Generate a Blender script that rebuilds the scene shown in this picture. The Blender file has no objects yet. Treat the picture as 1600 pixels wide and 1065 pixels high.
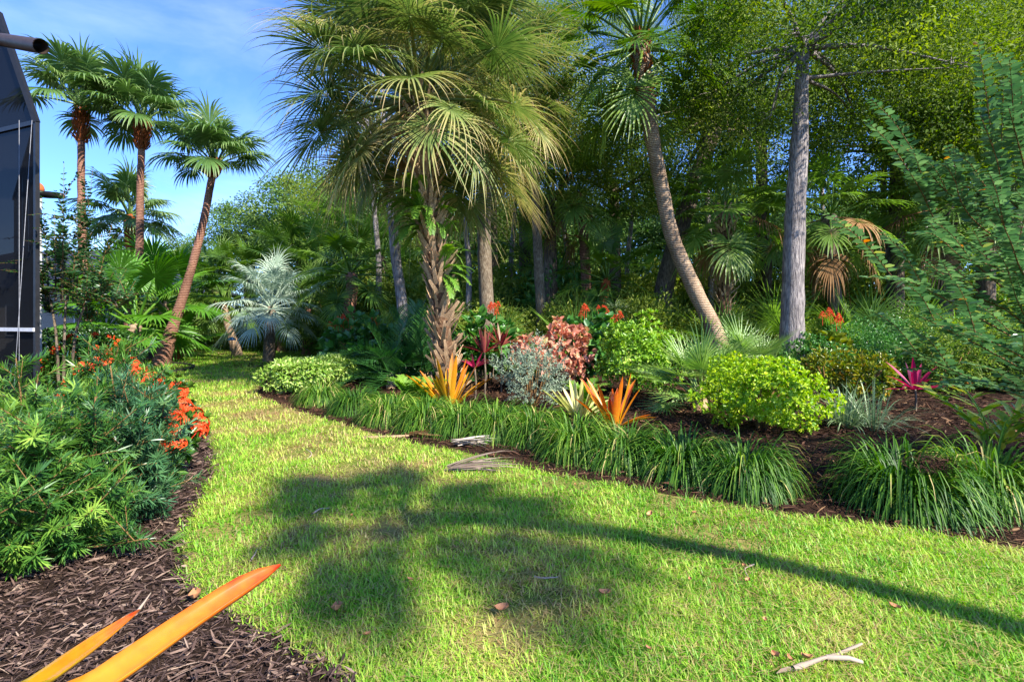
import bpy, math, random
import numpy as np
from mathutils import Vector
R = math.radians
sc = bpy.context.scene
rng = np.random.default_rng(7)
random.seed(7)

# ------------------------------------------------------------------ camera, sky, sun, exposure
F, HY, CH = 800., 500., 1.45            # focal length in photo pixels, horizon row, eye height
cam = bpy.data.cameras.new('camera'); cam.sensor_width = 36; cam.lens = 18
cam.shift_y = -32.5 / 1600; cam.clip_start = .05; cam.clip_end = 2000
camo = bpy.data.objects.new('camera', cam); sc.collection.objects.link(camo)
camo.location = (0, 0, CH); camo.rotation_euler = (R(90), 0, 0); sc.camera = camo

SUN_EL = R(41); SUN_DIR = (0.72, -0.69)   # ground direction towards the sun
az = math.atan2(SUN_DIR[0], SUN_DIR[1])   # clockwise from +Y
sun = bpy.data.lights.new('sun', 'SUN'); sun.energy = 4.6; sun.angle = R(.53); sun.color = (1, .94, .84)
suno = bpy.data.objects.new('sun', sun); sc.collection.objects.link(suno)
suno.rotation_euler = Vector((-math.cos(SUN_EL) * math.sin(az), -math.cos(SUN_EL) * math.cos(az), -math.sin(SUN_EL))).to_track_quat('-Z', 'Y').to_euler()
suno.location = (6, -6, 20)

w = bpy.data.worlds.new('World'); sc.world = w; w.use_nodes = True
nt = w.node_tree; nt.nodes.clear()
def wn(t, **k):
    n = nt.nodes.new(t)
    for a, b in k.items(): setattr(n, a, b)
    return n
wo = wn('ShaderNodeOutputWorld'); bg = wn('ShaderNodeBackground'); bg.inputs['Strength'].default_value = .13
sky = wn('ShaderNodeTexSky', sky_type='NISHITA', sun_disc=False, sun_elevation=SUN_EL, sun_rotation=az, altitude=0, air_density=1.0, dust_density=.35, ozone_density=4.5)
tc = wn('ShaderNodeTexCoord'); mp = wn('ShaderNodeMapping'); mp.inputs['Scale'].default_value = (1.2, 1.2, 3.4); mp.inputs['Location'].default_value = (.35, .1, .2)
cn = wn('ShaderNodeTexNoise'); cn.inputs['Scale'].default_value = 1.7; cn.inputs['Detail'].default_value = 7; cn.inputs['Roughness'].default_value = .55; cn.inputs['Distortion'].default_value = .4
cr = wn('ShaderNodeValToRGB'); cr.color_ramp.elements[0].position = .5; cr.color_ramp.elements[1].position = .85
cr.color_ramp.elements[1].color = (.26, .26, .26, 1)
mx = wn('ShaderNodeMix', data_type='RGBA'); mx.inputs['B'].default_value = (6.5, 7.2, 8.2, 1)
tint = wn('ShaderNodeMix', data_type='RGBA', blend_type='MULTIPLY'); tint.inputs['Factor'].default_value = 1; tint.inputs['B'].default_value = (.5, .67, 1.0, 1)
L = nt.links.new
L(tc.outputs['Generated'], mp.inputs['Vector']); L(mp.outputs['Vector'], cn.inputs['Vector']); L(cn.outputs['Fac'], cr.inputs['Fac'])
L(cr.outputs['Color'], mx.inputs['Factor']); L(sky.outputs['Color'], tint.inputs['A']); L(tint.outputs['Result'], mx.inputs['A'])
L(mx.outputs['Result'], bg.inputs['Color']); L(bg.outputs[0], wo.inputs['Surface'])

vs = sc.view_settings; vs.view_transform = 'Standard'; vs.look = 'None'; vs.exposure = 1.46; vs.gamma = 1
sc.cycles.max_bounces = 9; sc.cycles.diffuse_bounces = 5; sc.cycles.glossy_bounces = 2; sc.cycles.transmission_bounces = 4
sc.cycles.transparent_max_bounces = 6; sc.cycles.caustics_reflective = False; sc.cycles.caustics_refractive = False

# ------------------------------------------------------------------ pixels to places
def G(px, py, z=0.):
    Y = (CH - z) * F / (py - HY); return Vector(((px - 800) * Y / F, Y, z))
def P(px, py, Y):
    return Vector(((px - 800) * Y / F, Y, CH + (HY - py) * Y / F))

# ------------------------------------------------------------------ materials
def lin(h):
    h = h.lstrip('#'); c = [int(h[i:i + 2], 16) / 255 for i in (0, 2, 4)]
    return tuple(x / 12.92 if x <= .04045 else ((x + .055) / 1.055) ** 2.4 for x in c) + (1,)
def ramp(node, cols):
    cr = node.color_ramp
    while len(cr.elements) < len(cols): cr.elements.new(.5)
    for e, (p, c) in zip(cr.elements, cols):
        e.position = p; e.color = lin(c) if isinstance(c, str) else tuple(c) + (1,)
def newmat(name):
    m = bpy.data.materials.new(name); m.use_nodes = True
    t = m.node_tree; t.nodes.clear()
    return m, t, t.nodes.new, t.links.new
def leafmat(name, cols, rough=.42, trans=.3, spec=.4, orand=.12, nscale=9., namp=.18):
    """colour from the per-leaf 'tint' attribute plus a little mottling; part of the light passes through the leaf"""
    m, t, N, K = newmat(name)
    at = N('ShaderNodeAttribute'); at.attribute_name = 'tint'
    oi = N('ShaderNodeObjectInfo'); tcn = N('ShaderNodeTexCoord'); nz = N('ShaderNodeTexNoise')
    nz.inputs['Scale'].default_value = nscale; nz.inputs['Detail'].default_value = 2
    a = N('ShaderNodeMath'); a.operation = 'MULTIPLY_ADD'; a.inputs[1].default_value = orand * 2; K(oi.outputs['Random'], a.inputs[0]); K(at.outputs['Fac'], a.inputs[2])
    b = N('ShaderNodeMath'); b.operation = 'MULTIPLY_ADD'; b.inputs[1].default_value = namp * 2; K(tcn.outputs['Object'], nz.inputs['Vector']); K(nz.outputs['Fac'], b.inputs[0]); K(a.outputs[0], b.inputs[2])
    c = N('ShaderNodeMath'); c.operation = 'SUBTRACT'; c.inputs[1].default_value = orand + namp; K(b.outputs[0], c.inputs[0])
    r = N('ShaderNodeValToRGB'); ramp(r, cols); K(c.outputs[0], r.inputs['Fac'])
    p = N('ShaderNodeBsdfPrincipled'); p.inputs['Roughness'].default_value = rough; p.inputs['Specular IOR Level'].default_value = spec
    K(r.outputs['Color'], p.inputs['Base Color'])
    tr = N('ShaderNodeBsdfTranslucent'); hs = N('ShaderNodeHueSaturation'); hs.inputs['Saturation'].default_value = 1.15; hs.inputs['Value'].default_value = 1.5
    K(r.outputs['Color'], hs.inputs['Color']); K(hs.outputs['Color'], tr.inputs['Color'])
    mix = N('ShaderNodeMixShader'); mix.inputs[0].default_value = trans; K(p.outputs[0], mix.inputs[1]); K(tr.outputs[0], mix.inputs[2])
    o = N('ShaderNodeOutputMaterial'); K(mix.outputs[0], o.inputs['Surface'])
    return m
def barkmat(name, cols, scale=(6, 6, 1.2), rough=.85, bump=.6, ring=0., dist=.03, ringscale=9.):
    m, t, N, K = newmat(name)
    tcn = N('ShaderNodeTexCoord'); mpn = N('ShaderNodeMapping'); mpn.inputs['Scale'].default_value = scale; K(tcn.outputs['Object'], mpn.inputs['Vector'])
    nz = N('ShaderNodeTexNoise'); nz.inputs['Scale'].default_value = 5; nz.inputs['Detail'].default_value = 8; nz.inputs['Roughness'].default_value = .65; K(mpn.outputs['Vector'], nz.inputs['Vector'])
    h = nz.outputs['Fac']
    if ring:
        wv = N('ShaderNodeTexWave'); wv.bands_direction = 'Z'; wv.inputs['Scale'].default_value = ringscale; wv.inputs['Distortion'].default_value = 2.5; wv.inputs['Detail'].default_value = 3
        wv.inputs['Detail Scale'].default_value = 2.5
        K(tcn.outputs['Object'], wv.inputs['Vector'])
        mm = N('ShaderNodeMix'); mm.inputs['Factor'].default_value = ring; K(h, mm.inputs[2]); K(wv.outputs['Fac'], mm.inputs[3]); h = mm.outputs[0]
    r = N('ShaderNodeValToRGB'); ramp(r, cols); K(h, r.inputs['Fac'])
    big = N('ShaderNodeTexNoise'); big.inputs['Scale'].default_value = 1.7; big.inputs['Detail'].default_value = 4; K(tcn.outputs['Object'], big.inputs['Vector'])
    br = N('ShaderNodeValToRGB'); ramp(br, [(.35, (.62, .6, .58)), (.65, (1.15, 1.12, 1.08))]); K(big.outputs['Fac'], br.inputs['Fac'])
    ml = N('ShaderNodeMix'); ml.data_type = 'RGBA'; ml.blend_type = 'MULTIPLY'; ml.inputs['Factor'].default_value = 1; K(r.outputs['Color'], ml.inputs['A']); K(br.outputs['Color'], ml.inputs['B'])
    p = N('ShaderNodeBsdfPrincipled'); p.inputs['Roughness'].default_value = rough; p.inputs['Specular IOR Level'].default_value = .2; K(ml.outputs['Result'], p.inputs['Base Color'])
    bp = N('ShaderNodeBump'); bp.inputs['Strength'].default_value = bump; bp.inputs['Distance'].default_value = dist; K(h, bp.inputs['Height']); K(bp.outputs[0], p.inputs['Normal'])
    o = N('ShaderNodeOutputMaterial'); K(p.outputs[0], o.inputs['Surface'])
    return m
def groundmat(name, cols, scale=14., bump=.8, dist=.03, patch=None):
    m, t, N, K = newmat(name)
    tcn = N('ShaderNodeTexCoord')
    nz = N('ShaderNodeTexNoise'); nz.inputs['Scale'].default_value = scale; nz.inputs['Detail'].default_value = 9; nz.inputs['Roughness'].default_value = .7; nz.inputs['Distortion'].default_value = 1.2; K(tcn.outputs['Object'], nz.inputs['Vector'])
    r = N('ShaderNodeValToRGB'); ramp(r, cols); K(nz.outputs['Fac'], r.inputs['Fac']); col = r.outputs['Color']
    if patch:
        n2 = N('ShaderNodeTexNoise'); n2.inputs['Scale'].default_value = .8; n2.inputs['Detail'].default_value = 4; K(tcn.outputs['Object'], n2.inputs['Vector'])
        r2 = N('ShaderNodeValToRGB'); ramp(r2, [(.42, (0, 0, 0)), (.62, (1, 1, 1))]); K(n2.outputs['Fac'], r2.inputs['Fac'])
        ml = N('ShaderNodeMix'); ml.data_type = 'RGBA'; ml.inputs['B'].default_value = lin(patch); K(r2.outputs['Color'], ml.inputs['Factor']); K(col, ml.inputs['A']); col = ml.outputs['Result']
    p = N('ShaderNodeBsdfPrincipled'); p.inputs['Roughness'].default_value = .95; p.inputs['Specular IOR Level'].default_value = .1; K(col, p.inputs['Base Color'])
    bp = N('ShaderNodeBump'); bp.inputs['Strength'].default_value = bump; bp.inputs['Distance'].default_value = dist; K(nz.outputs['Fac'], bp.inputs['Height']); K(bp.outputs[0], p.inputs['Normal'])
    o = N('ShaderNodeOutputMaterial'); K(p.outputs[0], o.inputs['Surface'])
    return m
def plain(name, col, rough=.6, metal=0., var=.25, scale=20.):
    m, t, N, K = newmat(name)
    tcn = N('ShaderNodeTexCoord'); nz = N('ShaderNodeTexNoise'); nz.inputs['Scale'].default_value = scale; nz.inputs['Detail'].default_value = 5; K(tcn.outputs['Object'], nz.inputs['Vector'])
    c = lin(col)[:3]; r = N('ShaderNodeValToRGB'); ramp(r, [(.3, tuple(x * (1 - var) for x in c)), (.7, tuple(min(1, x * (1 + var)) for x in c))]); K(nz.outputs['Fac'], r.inputs['Fac'])
    p = N('ShaderNodeBsdfPrincipled'); p.inputs['Roughness'].default_value = rough; p.inputs['Metallic'].default_value = metal; K(r.outputs['Color'], p.inputs['Base Color'])
    o = N('ShaderNodeOutputMaterial'); K(p.outputs[0], o.inputs['Surface'])
    return m
def screenmat(name):
    """woven insect screen: dark threads, a little light comes through the weave"""
    m, t, N, K = newmat(name)
    p = N('ShaderNodeBsdfPrincipled'); p.inputs['Base Color'].default_value = lin('0b0b0c'); p.inputs['Roughness'].default_value = .8; p.inputs['Specular IOR Level'].default_value = .1
    tp = N('ShaderNodeBsdfTransparent'); mixn = N('ShaderNodeMixShader'); mixn.inputs[0].default_value = .03; K(p.outputs[0], mixn.inputs[1]); K(tp.outputs[0], mixn.inputs[2])
    o = N('ShaderNodeOutputMaterial'); K(mixn.outputs[0], o.inputs['Surface'])
    return m

M = {}
M['oak'] = leafmat('oak_leaf', [(0, '324a18'), (.4, '566e24'), (.75, '849438'), (1, 'b0b458')], .6, .4, .2)
M['oak_dark'] = leafmat('dark_oak_leaf', [(0, '364e1e'), (.45, '5a7430'), (.8, '869844'), (1, 'aab05c')], .58, .42, .2)
M['bright_tree'] = leafmat('light_tree_leaf', [(0, '4a601e'), (.45, '748834'), (.8, '9ca64a'), (1, 'b8b868')], .6, .38, .2)
M['far_tree'] = leafmat('far_tree_leaf', [(0, '304c22'), (.5, '567636'), (1, '86984c')], .55, .38, .2)
M['sabal'] = leafmat('sabal_frond', [(0, '2a421c'), (.28, '486230'), (.5, '728346'), (.68, 'a29a60'), (.85, 'b59c72'), (1, '94785a')], .45, .3, .3)
M['cabbage'] = leafmat('green_fan_frond', [(0, '2c4a18'), (.4, '4c6e24'), (.75, '7c9436'), (.93, 'a3a44c'), (1, 'ab9a58')], .4, .3, .45)
M['wash'] = leafmat('grey_green_fan_frond', [(0, '33502a'), (.4, '56743a'), (.7, '86995a'), (1, 'b0b084')], .36, .26, .5)
M['fan_bright'] = leafmat('bright_fan_frond', [(0, '2f5a18'), (.5, '558626'), (1, '8aa83a')], .38, .34)
M['saw'] = leafmat('saw_palmetto_frond', [(0, '446a28'), (.5, '7c9c4c'), (1, 'b4c07c')], .34, .28, .6)
M['under'] = leafmat('understory_frond', [(0, '446026'), (.5, '6a8a3c'), (.85, '94a858'), (1, 'b2ac62')], .38, .44)
M['pindo'] = leafmat('silver_frond', [(0, '66806e'), (.5, '96aa94'), (1, 'c4ccb6')], .5, .2)
M['dead'] = leafmat('dead_frond', [(0, '5e4128'), (.5, '8a6540'), (1, 'b79a70')], .7, .15, .15)
M['podo'] = leafmat('podocarpus_leaf', [(0, '20421e'), (.4, '386428'), (.75, '628a32'), (1, '9ab84c')], .36, .26, .5)
M['podo_blue'] = leafmat('podocarpus_blue_leaf', [(0, '1c3d28'), (.45, '365f3c'), (.8, '557c4a'), (1, '7c9a5c')], .34, .2, .5)
M['ixora'] = leafmat('ixora_leaf', [(0, '1f4216'), (.5, '3a6620'), (.9, '64852c'), (1, '8f9a3c')], .34, .24, .5)
M['ixora_fl'] = leafmat('ixora_petal', [(0, 'b82c10'), (.5, 'e04a20'), (1, 'ee7640')], .5, .25, .2)
M['pagoda_fl'] = leafmat('pagoda_petal', [(0, 'b8351c'), (.5, 'd8502f'), (1, 'e88058')], .5, .25, .2)
M['lirio'] = leafmat('liriope_blade', [(0, '1f3e14'), (.4, '38601c'), (.75, '62882a'), (.93, '9cae48'), (1, 'c0ae70')], .45, .28, .25)
M['grass'] = leafmat('grass_blade', [(0, '4c801c'), (.28, '70a62a'), (.52, '9cc23e'), (.72, 'bcc05e'), (.87, 'b8a472'), (1, '94764e')], .45, .36, .3, orand=0, nscale=1.1, namp=.22)
M['duranta'] = leafmat('golden_leaf', [(0, '4a7a12'), (.35, '76a01a'), (.7, 'aac22a'), (1, 'd0d848')], .4, .32, .35)
M['greenbush'] = leafmat('lime_bush_leaf', [(0, '44701a'), (.45, '709a2a'), (.8, '9aba44'), (1, 'bccc60')], .36, .3, .45)
M['varieg'] = leafmat('variegated_leaf', [(0, '44701e'), (.4, '749a36'), (.7, '9cb852'), (1, 'c8d484')], .38, .28, .4)
M['silver'] = leafmat('silver_leaf', [(0, '5c6e58'), (.5, '86967c'), (1, 'b4bea4')], .6, .15, .2)
M['copper'] = leafmat('copper_leaf', [(0, '6c4630'), (.3, 'a85c48'), (.65, 'cc9078'), (1, 'a89a62')], .4, .25, .35)
M['cordy'] = leafmat('cordyline_leaf', [(0, '3d1420'), (.4, '6e1e30'), (.7, '8f4440'), (1, '6f7a3a')], .34, .25, .5)
M['magenta'] = leafmat('magenta_leaf', [(0, '4a1024'), (.4, '85163c'), (.8, 'b02452'), (1, 'c8506e')], .34, .25, .5)
M['brom'] = leafmat('bromeliad_leaf', [(0, '86861e'), (.3, 'b8921c'), (.6, 'c87c1c'), (.88, 'c85a1a'), (1, 'c2321a')], .2, .2, .8, namp=.18, nscale=30)
M['brom_pale'] = leafmat('pale_bromeliad_leaf', [(0, '90a048'), (.5, 'c8c87c'), (1, 'e0dca0')], .32, .28)
M['fern'] = leafmat('fern_frond', [(0, '3a661c'), (.5, '648e30'), (1, '98b448')], .42, .36)
M['darkfern'] = leafmat('dark_feather_leaf', [(0, '1c401c'), (.5, '36642c'), (1, '5c8a3e')], .34, .25, .5)
M['broad'] = leafmat('broad_green_leaf', [(0, '2a5420'), (.5, '4a7c34'), (1, '78a054')], .36, .26, .5)
M['croton'] = leafmat('croton_leaf', [(0, '34521a'), (.4, '62781e'), (.75, '9a9428'), (1, 'b8802c')], .34, .24, .5)
M['flax'] = leafmat('flax_leaf', [(0, '4a6844'), (.5, '7d9468'), (1, 'c0c89c')], .38, .22, .4)
M['ginger'] = leafmat('ginger_leaf', [(0, '4c7a20'), (.45, '86a634'), (.75, 'c4c64c'), (1, 'd9cf62')], .34, .32, .45)
M['crepe'] = leafmat('crepe_myrtle_leaf', [(0, '2e5030'), (.45, '4e7046'), (.8, '789862'), (.96, 'a0a858'), (1, 'b8702c')], .3, .32, .6)
M['crepe_dark'] = leafmat('dark_crepe_leaf', [(0, '1c3c20'), (.5, '34582a'), (.9, '5c7a36'), (1, '9a6038')], .36, .28, .45)
M['boxwood'] = leafmat('clipped_leaf', [(0, '183614'), (.5, '2f5420'), (1, '547430')], .36, .22, .5)
M['chip'] = leafmat('mulch_chip', [(0, '302422'), (.4, '54423a'), (.75, '705a4e'), (1, '95806e')], .8, 0, .2, orand=0)
M['redchip'] = leafmat('red_mulch_chip', [(0, '20150f'), (.4, '3e281d'), (.8, '5c4030'), (1, '86684a')], .85, 0, .15, orand=0)
M['stick'] = leafmat('weathered_stick', [(0, '6c5c50'), (.5, '988878'), (1, 'bfb2a2')], .8, 0, .2)
M['moss'] = leafmat('spanish_moss', [(0, '7d8a70'), (.5, 'a0aa90'), (1, 'c0c6b0')], .8, .2, .1)
M['bark_grey'] = barkmat('grey_oak_bark', [(.3, '3f3b3c'), (.45, '7a7474'), (.6, 'a8a09c'), (.8, 'bdb4ac')], (7, 7, .9), bump=1., dist=.05)
M['bark_dark'] = barkmat('dark_bark', [(.3, '38302a'), (.5, '665a4c'), (.75, '988c7c')], (5, 5, 1.2), bump=1.)
M['bark_palm'] = barkmat('ringed_palm_bark', [(.2, '5e4c3c'), (.45, '8c745c'), (.65, 'ab947c'), (.85, 'c8b69e')], (4, 4, 3), bump=.7, ring=.38, ringscale=7.)
M['bark_red'] = barkmat('red_palm_bark', [(.2, '4a3026'), (.45, '7a5242'), (.7, '9c7864'), (.9, 'b79c88')], (4, 4, 4), bump=.7, ring=.4, ringscale=6.)
M['bark_sabal'] = barkmat('sabal_core', [(.25, '33241a'), (.5, '5e4532'), (.75, '8e7358')], (4, 4, 2), bump=1.)
M['boot'] = barkmat('leaf_base', [(.25, '6a5644'), (.42, 'a08466'), (.6, 'c8aa86'), (.8, 'ddcbb0')], (14, 14, 2.2), bump=.8, dist=.01)
M['boot_red'] = barkmat('red_fibre', [(.25, '5a2a14'), (.5, '8e4a24'), (.8, 'b56c3a')], (12, 12, 3), bump=1., dist=.02)
M['stem'] = barkmat('shrub_stem', [(.3, '4c3a26'), (.6, '85673f'), (.8, 'a08358')], (20, 20, 4), bump=.4, dist=.004)
M['lichen'] = barkmat('lichen_bark', [(.3, '41382e'), (.5, '6d6050'), (.7, '98907e')], (8, 8, 2), bump=.8)
M['ground'] = groundmat('woodland_litter', [(.3, '241a12'), (.5, '3e2e20'), (.7, '5e4a34'), (.85, '7d6848')], 9.)
M['mulch'] = groundmat('dark_mulch', [(.3, '1d1412'), (.5, '33261f'), (.75, '574538')], 45., 1., .03)
M['redmulch'] = groundmat('red_brown_mulch', [(.3, '1e140f'), (.5, '36251b'), (.75, '553f30')], 40., 1., .03)
M['lawn'] = groundmat('lawn_thatch', [(.3, '38401a'), (.5, '5a6a26'), (.7, '808236')], 30., .6, .02, patch='8a7a4a')
M['bronze'] = plain('bronze_aluminium', '4a3e36', .4, .4)
M['frame'] = plain('dark_frame', '1e1e20', .45, .2)
M['whitemetal'] = plain('white_metal', 'b8b8ba', .5, 0, .1)
M['cable'] = plain('grey_cable', '77787c', .5)
M['screen'] = screenmat('insect_screen')
M['terracotta'] = plain('terracotta', 'b0602c', .7)
M['house'] = plain('stucco_wall', '8a8478', .9)
M['glass'] = plain('dark_window', '10141c', .1)
M['roof'] = plain('slate_blue_roof', '23283a', .7)
M['blue'] = plain('blue_cap', '35608a', .4)
M['edging'] = plain('dark_edging', '2b241f', .8)
M['dryleaf'] = plain('dry_leaf', 'b07a52', .7)

# ------------------------------------------------------------------ mesh helpers
def nrm(a): return a / np.maximum(np.linalg.norm(a, axis=-1, keepdims=True), 1e-9)
class MB:
    def __init__(s): s.v = []; s.t = []; s.f3 = []; s.f4 = []; s.m3 = []; s.m4 = []; s.n = 0
    def add(s, v, faces, t=.5, mat=0):
        v = np.asarray(v, float).reshape(-1, 3); s.v.append(v)
        s.t.append(np.broadcast_to(np.asarray(t, float), (len(v),)).copy())
        for f in faces:
            f = np.asarray(f, int)
            if not len(f): continue
            if f.shape[1] == 3: s.f3.append(f + s.n); s.m3.append(np.full(len(f), mat))
            else: s.f4.append(f + s.n); s.m4.append(np.full(len(f), mat))
        s.n += len(v)
    def mesh(s, name, mats, smooth=True):
        me = bpy.data.meshes.new(name); v = np.concatenate(s.v)
        me.vertices.add(len(v)); me.vertices.foreach_set('co', v.astype(np.float32).ravel())
        f4 = np.concatenate(s.f4) if s.f4 else np.zeros((0, 4), int); f3 = np.concatenate(s.f3) if s.f3 else np.zeros((0, 3), int)
        li = np.concatenate([f4.ravel(), f3.ravel()]); st = np.concatenate([np.arange(len(f4)) * 4, len(f4) * 4 + np.arange(len(f3)) * 3])
        me.loops.add(len(li)); me.loops.foreach_set('vertex_index', li.astype(np.int32))
        me.polygons.add(len(st)); me.polygons.foreach_set('loop_start', st.astype(np.int32))
        mi = np.concatenate((s.m4 or [np.zeros(0)]) + (s.m3 or [np.zeros(0)])).astype(np.int32)
        me.polygons.foreach_set('material_index', mi)
        me.polygons.foreach_set('use_smooth', np.full(len(st), smooth))
        a = me.attributes.new('tint', 'FLOAT', 'POINT'); a.data.foreach_set('value', np.concatenate(s.t).astype(np.float32))
        for m in (mats if isinstance(mats, (list, tuple)) else [mats]): me.materials.append(M[m])
        me.update(calc_edges=True); return me
    def build(s, name, mats, parent=None, smooth=True, loc=None):
        return link(name, s.mesh(name, mats, smooth), parent, loc)
def link(name, data, parent=None, loc=None, rz=0., sca=None):
    o = bpy.data.objects.new(name, data); sc.collection.objects.link(o)
    if parent is not None: o.parent = parent
    if loc is not None: o.location = loc
    if rz: o.rotation_euler.z = rz
    if sca is not None: o.scale = (sca,) * 3 if isinstance(sca, (int, float)) else sca
    return o
def tag(o, label, cat, group=None):
    o['label'] = label; o['category'] = cat
    if group: o['group'] = group
    return o
def thing(name, label, cat, loc, group=None, rz=0.):
    o = link(name, None, None, loc, rz); o.empty_display_size = .2
    return tag(o, label, cat, group)
def kind(o, k): o['kind'] = k; return o

def strips(mb, B, D, Nn, Ln, W, droop, T, k=3, prof=None, fold=0., tipT=0., twist=None, mat=0):
    """many tapering strips at once: start B, direction D, face normal Nn, bending down along their length"""
    B = np.asarray(B, float); n = len(B); d = nrm(np.broadcast_to(np.asarray(D, float), (n, 3)).copy())
    S = nrm(np.cross(d, np.broadcast_to(np.asarray(Nn, float), (n, 3))))
    Ln = np.broadcast_to(np.asarray(Ln, float), (n,)); W = np.broadcast_to(np.asarray(W, float), (n,)); droop = np.broadcast_to(np.asarray(droop, float), (n,)); T = np.broadcast_to(np.asarray(T, float), (n,))
    if prof is None: prof = [1 - (i / k) ** 2 * .97 for i in range(k + 1)]
    p = B.copy(); rows = []; ts = []; step = (Ln / k)[:, None]; m = 3 if fold else 2
    for i in range(k + 1):
        w = (W * prof[i] * .5)[:, None]; nn = nrm(np.cross(S, d))
        rows.append(np.stack([p - S * w, p - nn * w * fold * 2, p + S * w] if fold else [p - S * w, p + S * w], 1))
        ts.append(np.repeat((T + tipT * (i / k) ** 1.5)[:, None], m, 1))
        p = p + d * step
        g = np.zeros((n, 3)); g[:, 2] = -droop * ((i + 1) / k) * 2 / k
        d = nrm(d + g)
    V = np.stack(rows, 1)
    idx = np.arange(n)[:, None, None] * (k + 1) * m + np.arange(k)[None, :, None] * m + np.arange(m - 1)[None, None, :]
    a = idx.ravel(); f = np.stack([a, a + 1, a + m + 1, a + m], 1)
    mb.add(V.reshape(-1, 3), [f], np.stack(ts, 1).ravel(), mat)
def leaves(mb, B, D, Nn, Ln, W, T, curl=.15, shape='h', mat=0):
    """many single leaves at once (diamond 'd' or six-sided 'h' outlines, slightly bent)"""
    n = len(B); D = nrm(np.asarray(D, float)); S = nrm(np.cross(D, Nn)); U = np.cross(S, D)
    Ln = np.broadcast_to(np.asarray(Ln, float), (n,))[:, None]; W = np.broadcast_to(np.asarray(W, float), (n,))[:, None]; T = np.broadcast_to(np.asarray(T, float), (n,))
    if shape == 'd':
        V = np.stack([B, B + D * Ln * .45 + S * W * .5 + U * W * .18, B + D * Ln - U * Ln * curl, B + D * Ln * .45 - S * W * .5 + U * W * .18], 1)
        a = np.arange(n) * 4; fs = [np.stack([a, a + 2, a + 1], 1), np.stack([a, a + 3, a + 2], 1)]
    else:
        m1 = B + D * Ln * .28; m2 = B + D * Ln * .66 - U * Ln * curl * .35
        V = np.stack([B, m1 + S * W * .46 + U * W * .1, m2 + S * W * .42 + U * W * .08, B + D * Ln - U * Ln * curl, m2 - S * W * .42 + U * W * .08, m1 - S * W * .46 + U * W * .1], 1)
        a = np.arange(n) * 6
        fs = [np.stack([a, a + 3, a + 2, a + 1], 1), np.stack([a, a + 5, a + 4, a + 3], 1)]
    mb.add(V.reshape(-1, 3), fs, np.repeat(T, V.shape[1]), mat)
def rdir(n, up=0.):
    d = rng.normal(size=(n, 3)); d[:, 2] += up; return nrm(d)
def tube(mb, pts, rad, n=10, T=.5, mat=0, rough=0., cap=True):
    pts = np.asarray([tuple(p) for p in pts], float); k = len(pts); rad = np.broadcast_to(np.asarray(rad, float), (k,))
    tan = nrm(np.gradient(pts, axis=0)); ref = np.array([0, 1, 0]) if abs(tan[0][2]) > .7 else np.array([0, 0, 1.])
    a = np.linspace(0, 2 * np.pi, n, endpoint=False); V = []
    for i in range(k):
        u = nrm(np.cross(tan[i], ref)); v = np.cross(tan[i], u)
        rr = rad[i] * (1 + rough * rng.normal(size=n))
        V.append(pts[i] + (np.cos(a) * rr)[:, None] * u + (np.sin(a) * rr)[:, None] * v)
    V = np.array(V); ii, jj = np.meshgrid(np.arange(k - 1), np.arange(n), indexing='ij'); j2 = (jj + 1) % n
    f = np.stack([ii * n + jj, ii * n + j2, (ii + 1) * n + j2, (ii + 1) * n + jj], -1).reshape(-1, 4)
    faces = [f]
    if cap:
        V = np.concatenate([V.reshape(-1, 3), pts[-1:] + tan[-1:] * rad[-1] * .4]); c = k * n
        faces.append(np.array([[(k - 1) * n + j, (k - 1) * n + (j + 1) % n, c] for j in range(n)]))
    mb.add(V.reshape(-1, 3), faces, T, mat)
def spline(pts, n):
    """Catmull-Rom through the points"""
    p = np.array([tuple(q) for q in pts], float)
    if len(p) == 2: return p[0] + (p[1] - p[0]) * np.linspace(0, 1, n)[:, None]
    p = np.vstack([2 * p[0] - p[1], p, 2 * p[-1] - p[-2]]); out = []
    for u in np.linspace(0, len(p) - 3 - 1e-6, n):
        i = int(u); t = u - i; a, b, c, d = p[i:i + 4]
        out.append(.5 * (2 * b + (c - a) * t + (2 * a - 5 * b + 4 * c - d) * t * t + (3 * b - a - 3 * c + d) * t ** 3))
    return np.array(out)
def box(mb, a, b, T=.5, mat=0):
    a = np.asarray(a, float); b = np.asarray(b, float)
    v = np.array([[(a, b)[i][0], (a, b)[j][1], (a, b)[k][2]] for i in (0, 1) for j in (0, 1) for k in (0, 1)])
    mb.add(v, [np.array([[0, 1, 3, 2], [4, 6, 7, 5], [0, 4, 5, 1], [2, 3, 7, 6], [0, 2, 6, 4], [1, 5, 7, 3]])], T, mat)
def bar(mb, p, q, w, h, T=.5, mat=0, up=(0, 0, 1)):
    """a straight bar of width w and depth h from p to q"""
    p = np.array(tuple(p), float); q = np.array(tuple(q), float); d = nrm(q - p); s = nrm(np.cross(d, up)); u = np.cross(s, d)
    v = [e + s * w * .5 * i + u * h * .5 * j for e in (p, q) for i, j in ((-1, -1), (1, -1), (1, 1), (-1, 1))]
    mb.add(np.array(v), [np.array([[0, 1, 2, 3], [7, 6, 5, 4], [0, 4, 5, 1], [1, 5, 6, 2], [2, 6, 7, 3], [3, 7, 4, 0]])], T, mat)
def inside(x, y, poly):
    c = np.zeros(len(x), bool); n = len(poly)
    for i in range(n):
        x1, y1 = poly[i][:2]; x2, y2 = poly[(i + 1) % n][:2]
        if y1 == y2: continue
        c ^= ((y1 > y) != (y2 > y)) & (x < (x2 - x1) * (y - y1) / (y2 - y1) + x1)
    return c
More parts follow.
